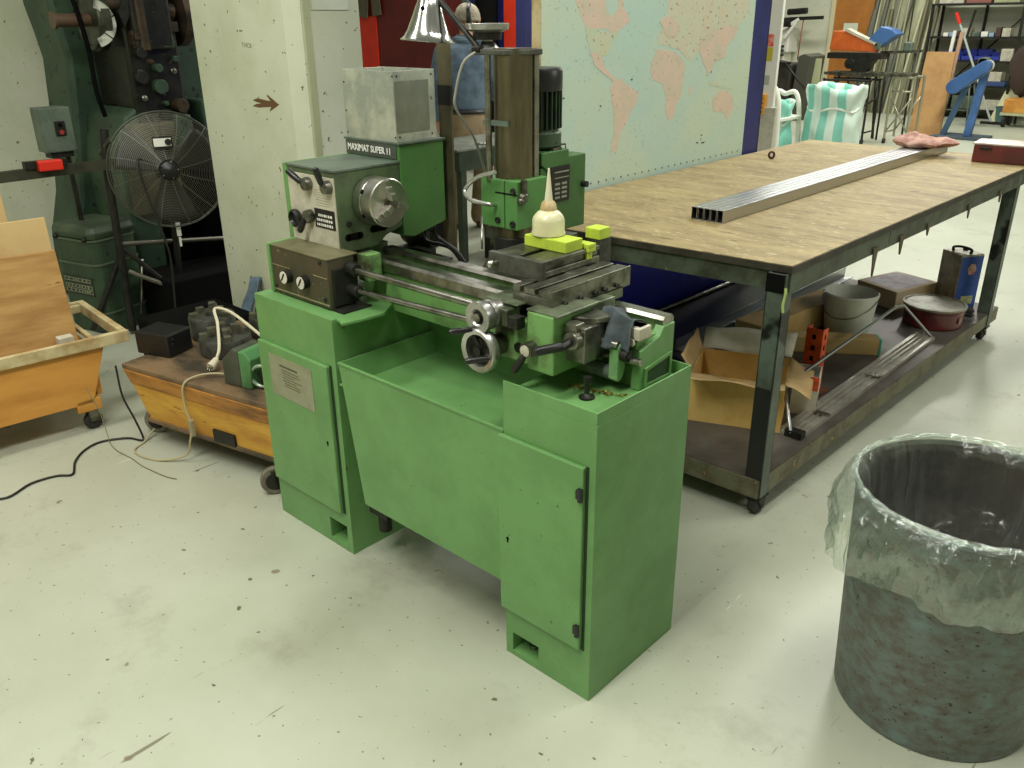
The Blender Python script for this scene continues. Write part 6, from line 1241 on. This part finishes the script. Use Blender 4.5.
t = thing('teal_bucket', 'small teal bucket on the floor at the right end of the rack', 'bucket', (-4.0, 16.1, 0)); m = MB(); m.lathe([(.001, 0), (.11, 0), (.14, .24), (.145, .25), (.135, .25), (.10, .01), (.001, .01)], (-3.98, 16.05, 0), (0, 0, 1), 24, caps=False); ob('pail', m, mat('teal', (74, 112, 112), .5), t)
m = MB(); m.tube([(-3.98 + .14 * math.cos(a), 16.05 - .03, .25 - .10 * math.sin(a)) for a in [PI * k / 10 for k in range(11)]], .004, 6); ob('handle', m, STEEL, t)
t = thing('dark_coat_stand', 'dark brown cloth bundle hanging over a stand at the far right edge', 'cloth', (-3.75, 15.9, 0))
m = MB(); m.ball((-3.78, 15.95, .85), .30, 20, (.75, .6, 1.25)); m.crumple(.08, 4); ob('cloth_bundle', m, mat('dark_brown_cloth', (62, 50, 40), .9), t)
ob('stand_pole', MB().cyl((-3.78, 15.95, 0), (-3.78, 15.95, .9), .02, n=10), DARK, t)
t = thing('low_trolley', 'low wooden crate on a dark trolley at the far right edge', 'crate', (-3.6, 15.6, 0)); m = MB(); m.box(-3.86, -3.3, 15.4, 15.8, .22, .42); ob('crate_body', m, PLYO, t, .01); m = MB(); m.box(-3.88, -3.28, 15.38, 15.82, .18, .22); ob('trolley_deck', m, WALLB, t)
for (x, y) in ((-3.82, 15.45), (-3.35, 15.45), (-3.82, 15.75), (-3.35, 15.75)): ob('castor', MB().cyl((x - .02, y, .09), (x + .02, y, .09), .09, n=16), RUBBER, t)
# ------------------------------------------------------------------ light
def area(name, loc, sx, sy, power, rot=(0, 0, 0), col=(1, .992, .92)):
    l = bpy.data.lights.new(name, 'AREA'); l.shape = 'RECTANGLE'; l.size = sx; l.size_y = sy; l.energy = power; l.color = col
    o = bpy.data.objects.new(name, l); COL.objects.link(o); o.location = loc; o.rotation_euler = rot; return o
area('ceiling_and_fill_light', (-1.2, -.6, 3.9), .5, 2.6, 140)
area('ceiling_and_fill_light', (-.3, 2.6, 3.9), .5, 2.6, 62)
area('ceiling_and_fill_light', (2.6, 5.4, 3.3), .5, 2.6, 60, (0, math.radians(30), 0))  # added fill lamp, brightens the bench shelf from the right
area('ceiling_and_fill_light', (-3.4, .2, 3.9), .5, 2.6, 62)
area('ceiling_and_fill_light', (-2.0, 6.5, 3.9), .5, 2.6, 135)
area('ceiling_and_fill_light', (-5.6, 6.0, 3.9), .5, 2.6, 90)
area('ceiling_and_fill_light', (-3.2, 11.5, 3.9), .5, 2.6, 190)
area('ceiling_and_fill_light', (-6.2, 14.0, 3.9), 2.6, .5, 145)
w = bpy.data.worlds.new('world'); bpy.context.scene.world = w; w.use_nodes = True
w.node_tree.nodes['Background'].inputs[0].default_value = (.93, .95, .84, 1); w.node_tree.nodes['Background'].inputs[1].default_value = .20
vs = bpy.context.scene.view_settings; vs.view_transform = 'Standard'; vs.look = 'None'; vs.gamma = 1; vs.exposure = 0; vs.use_curve_mapping = False
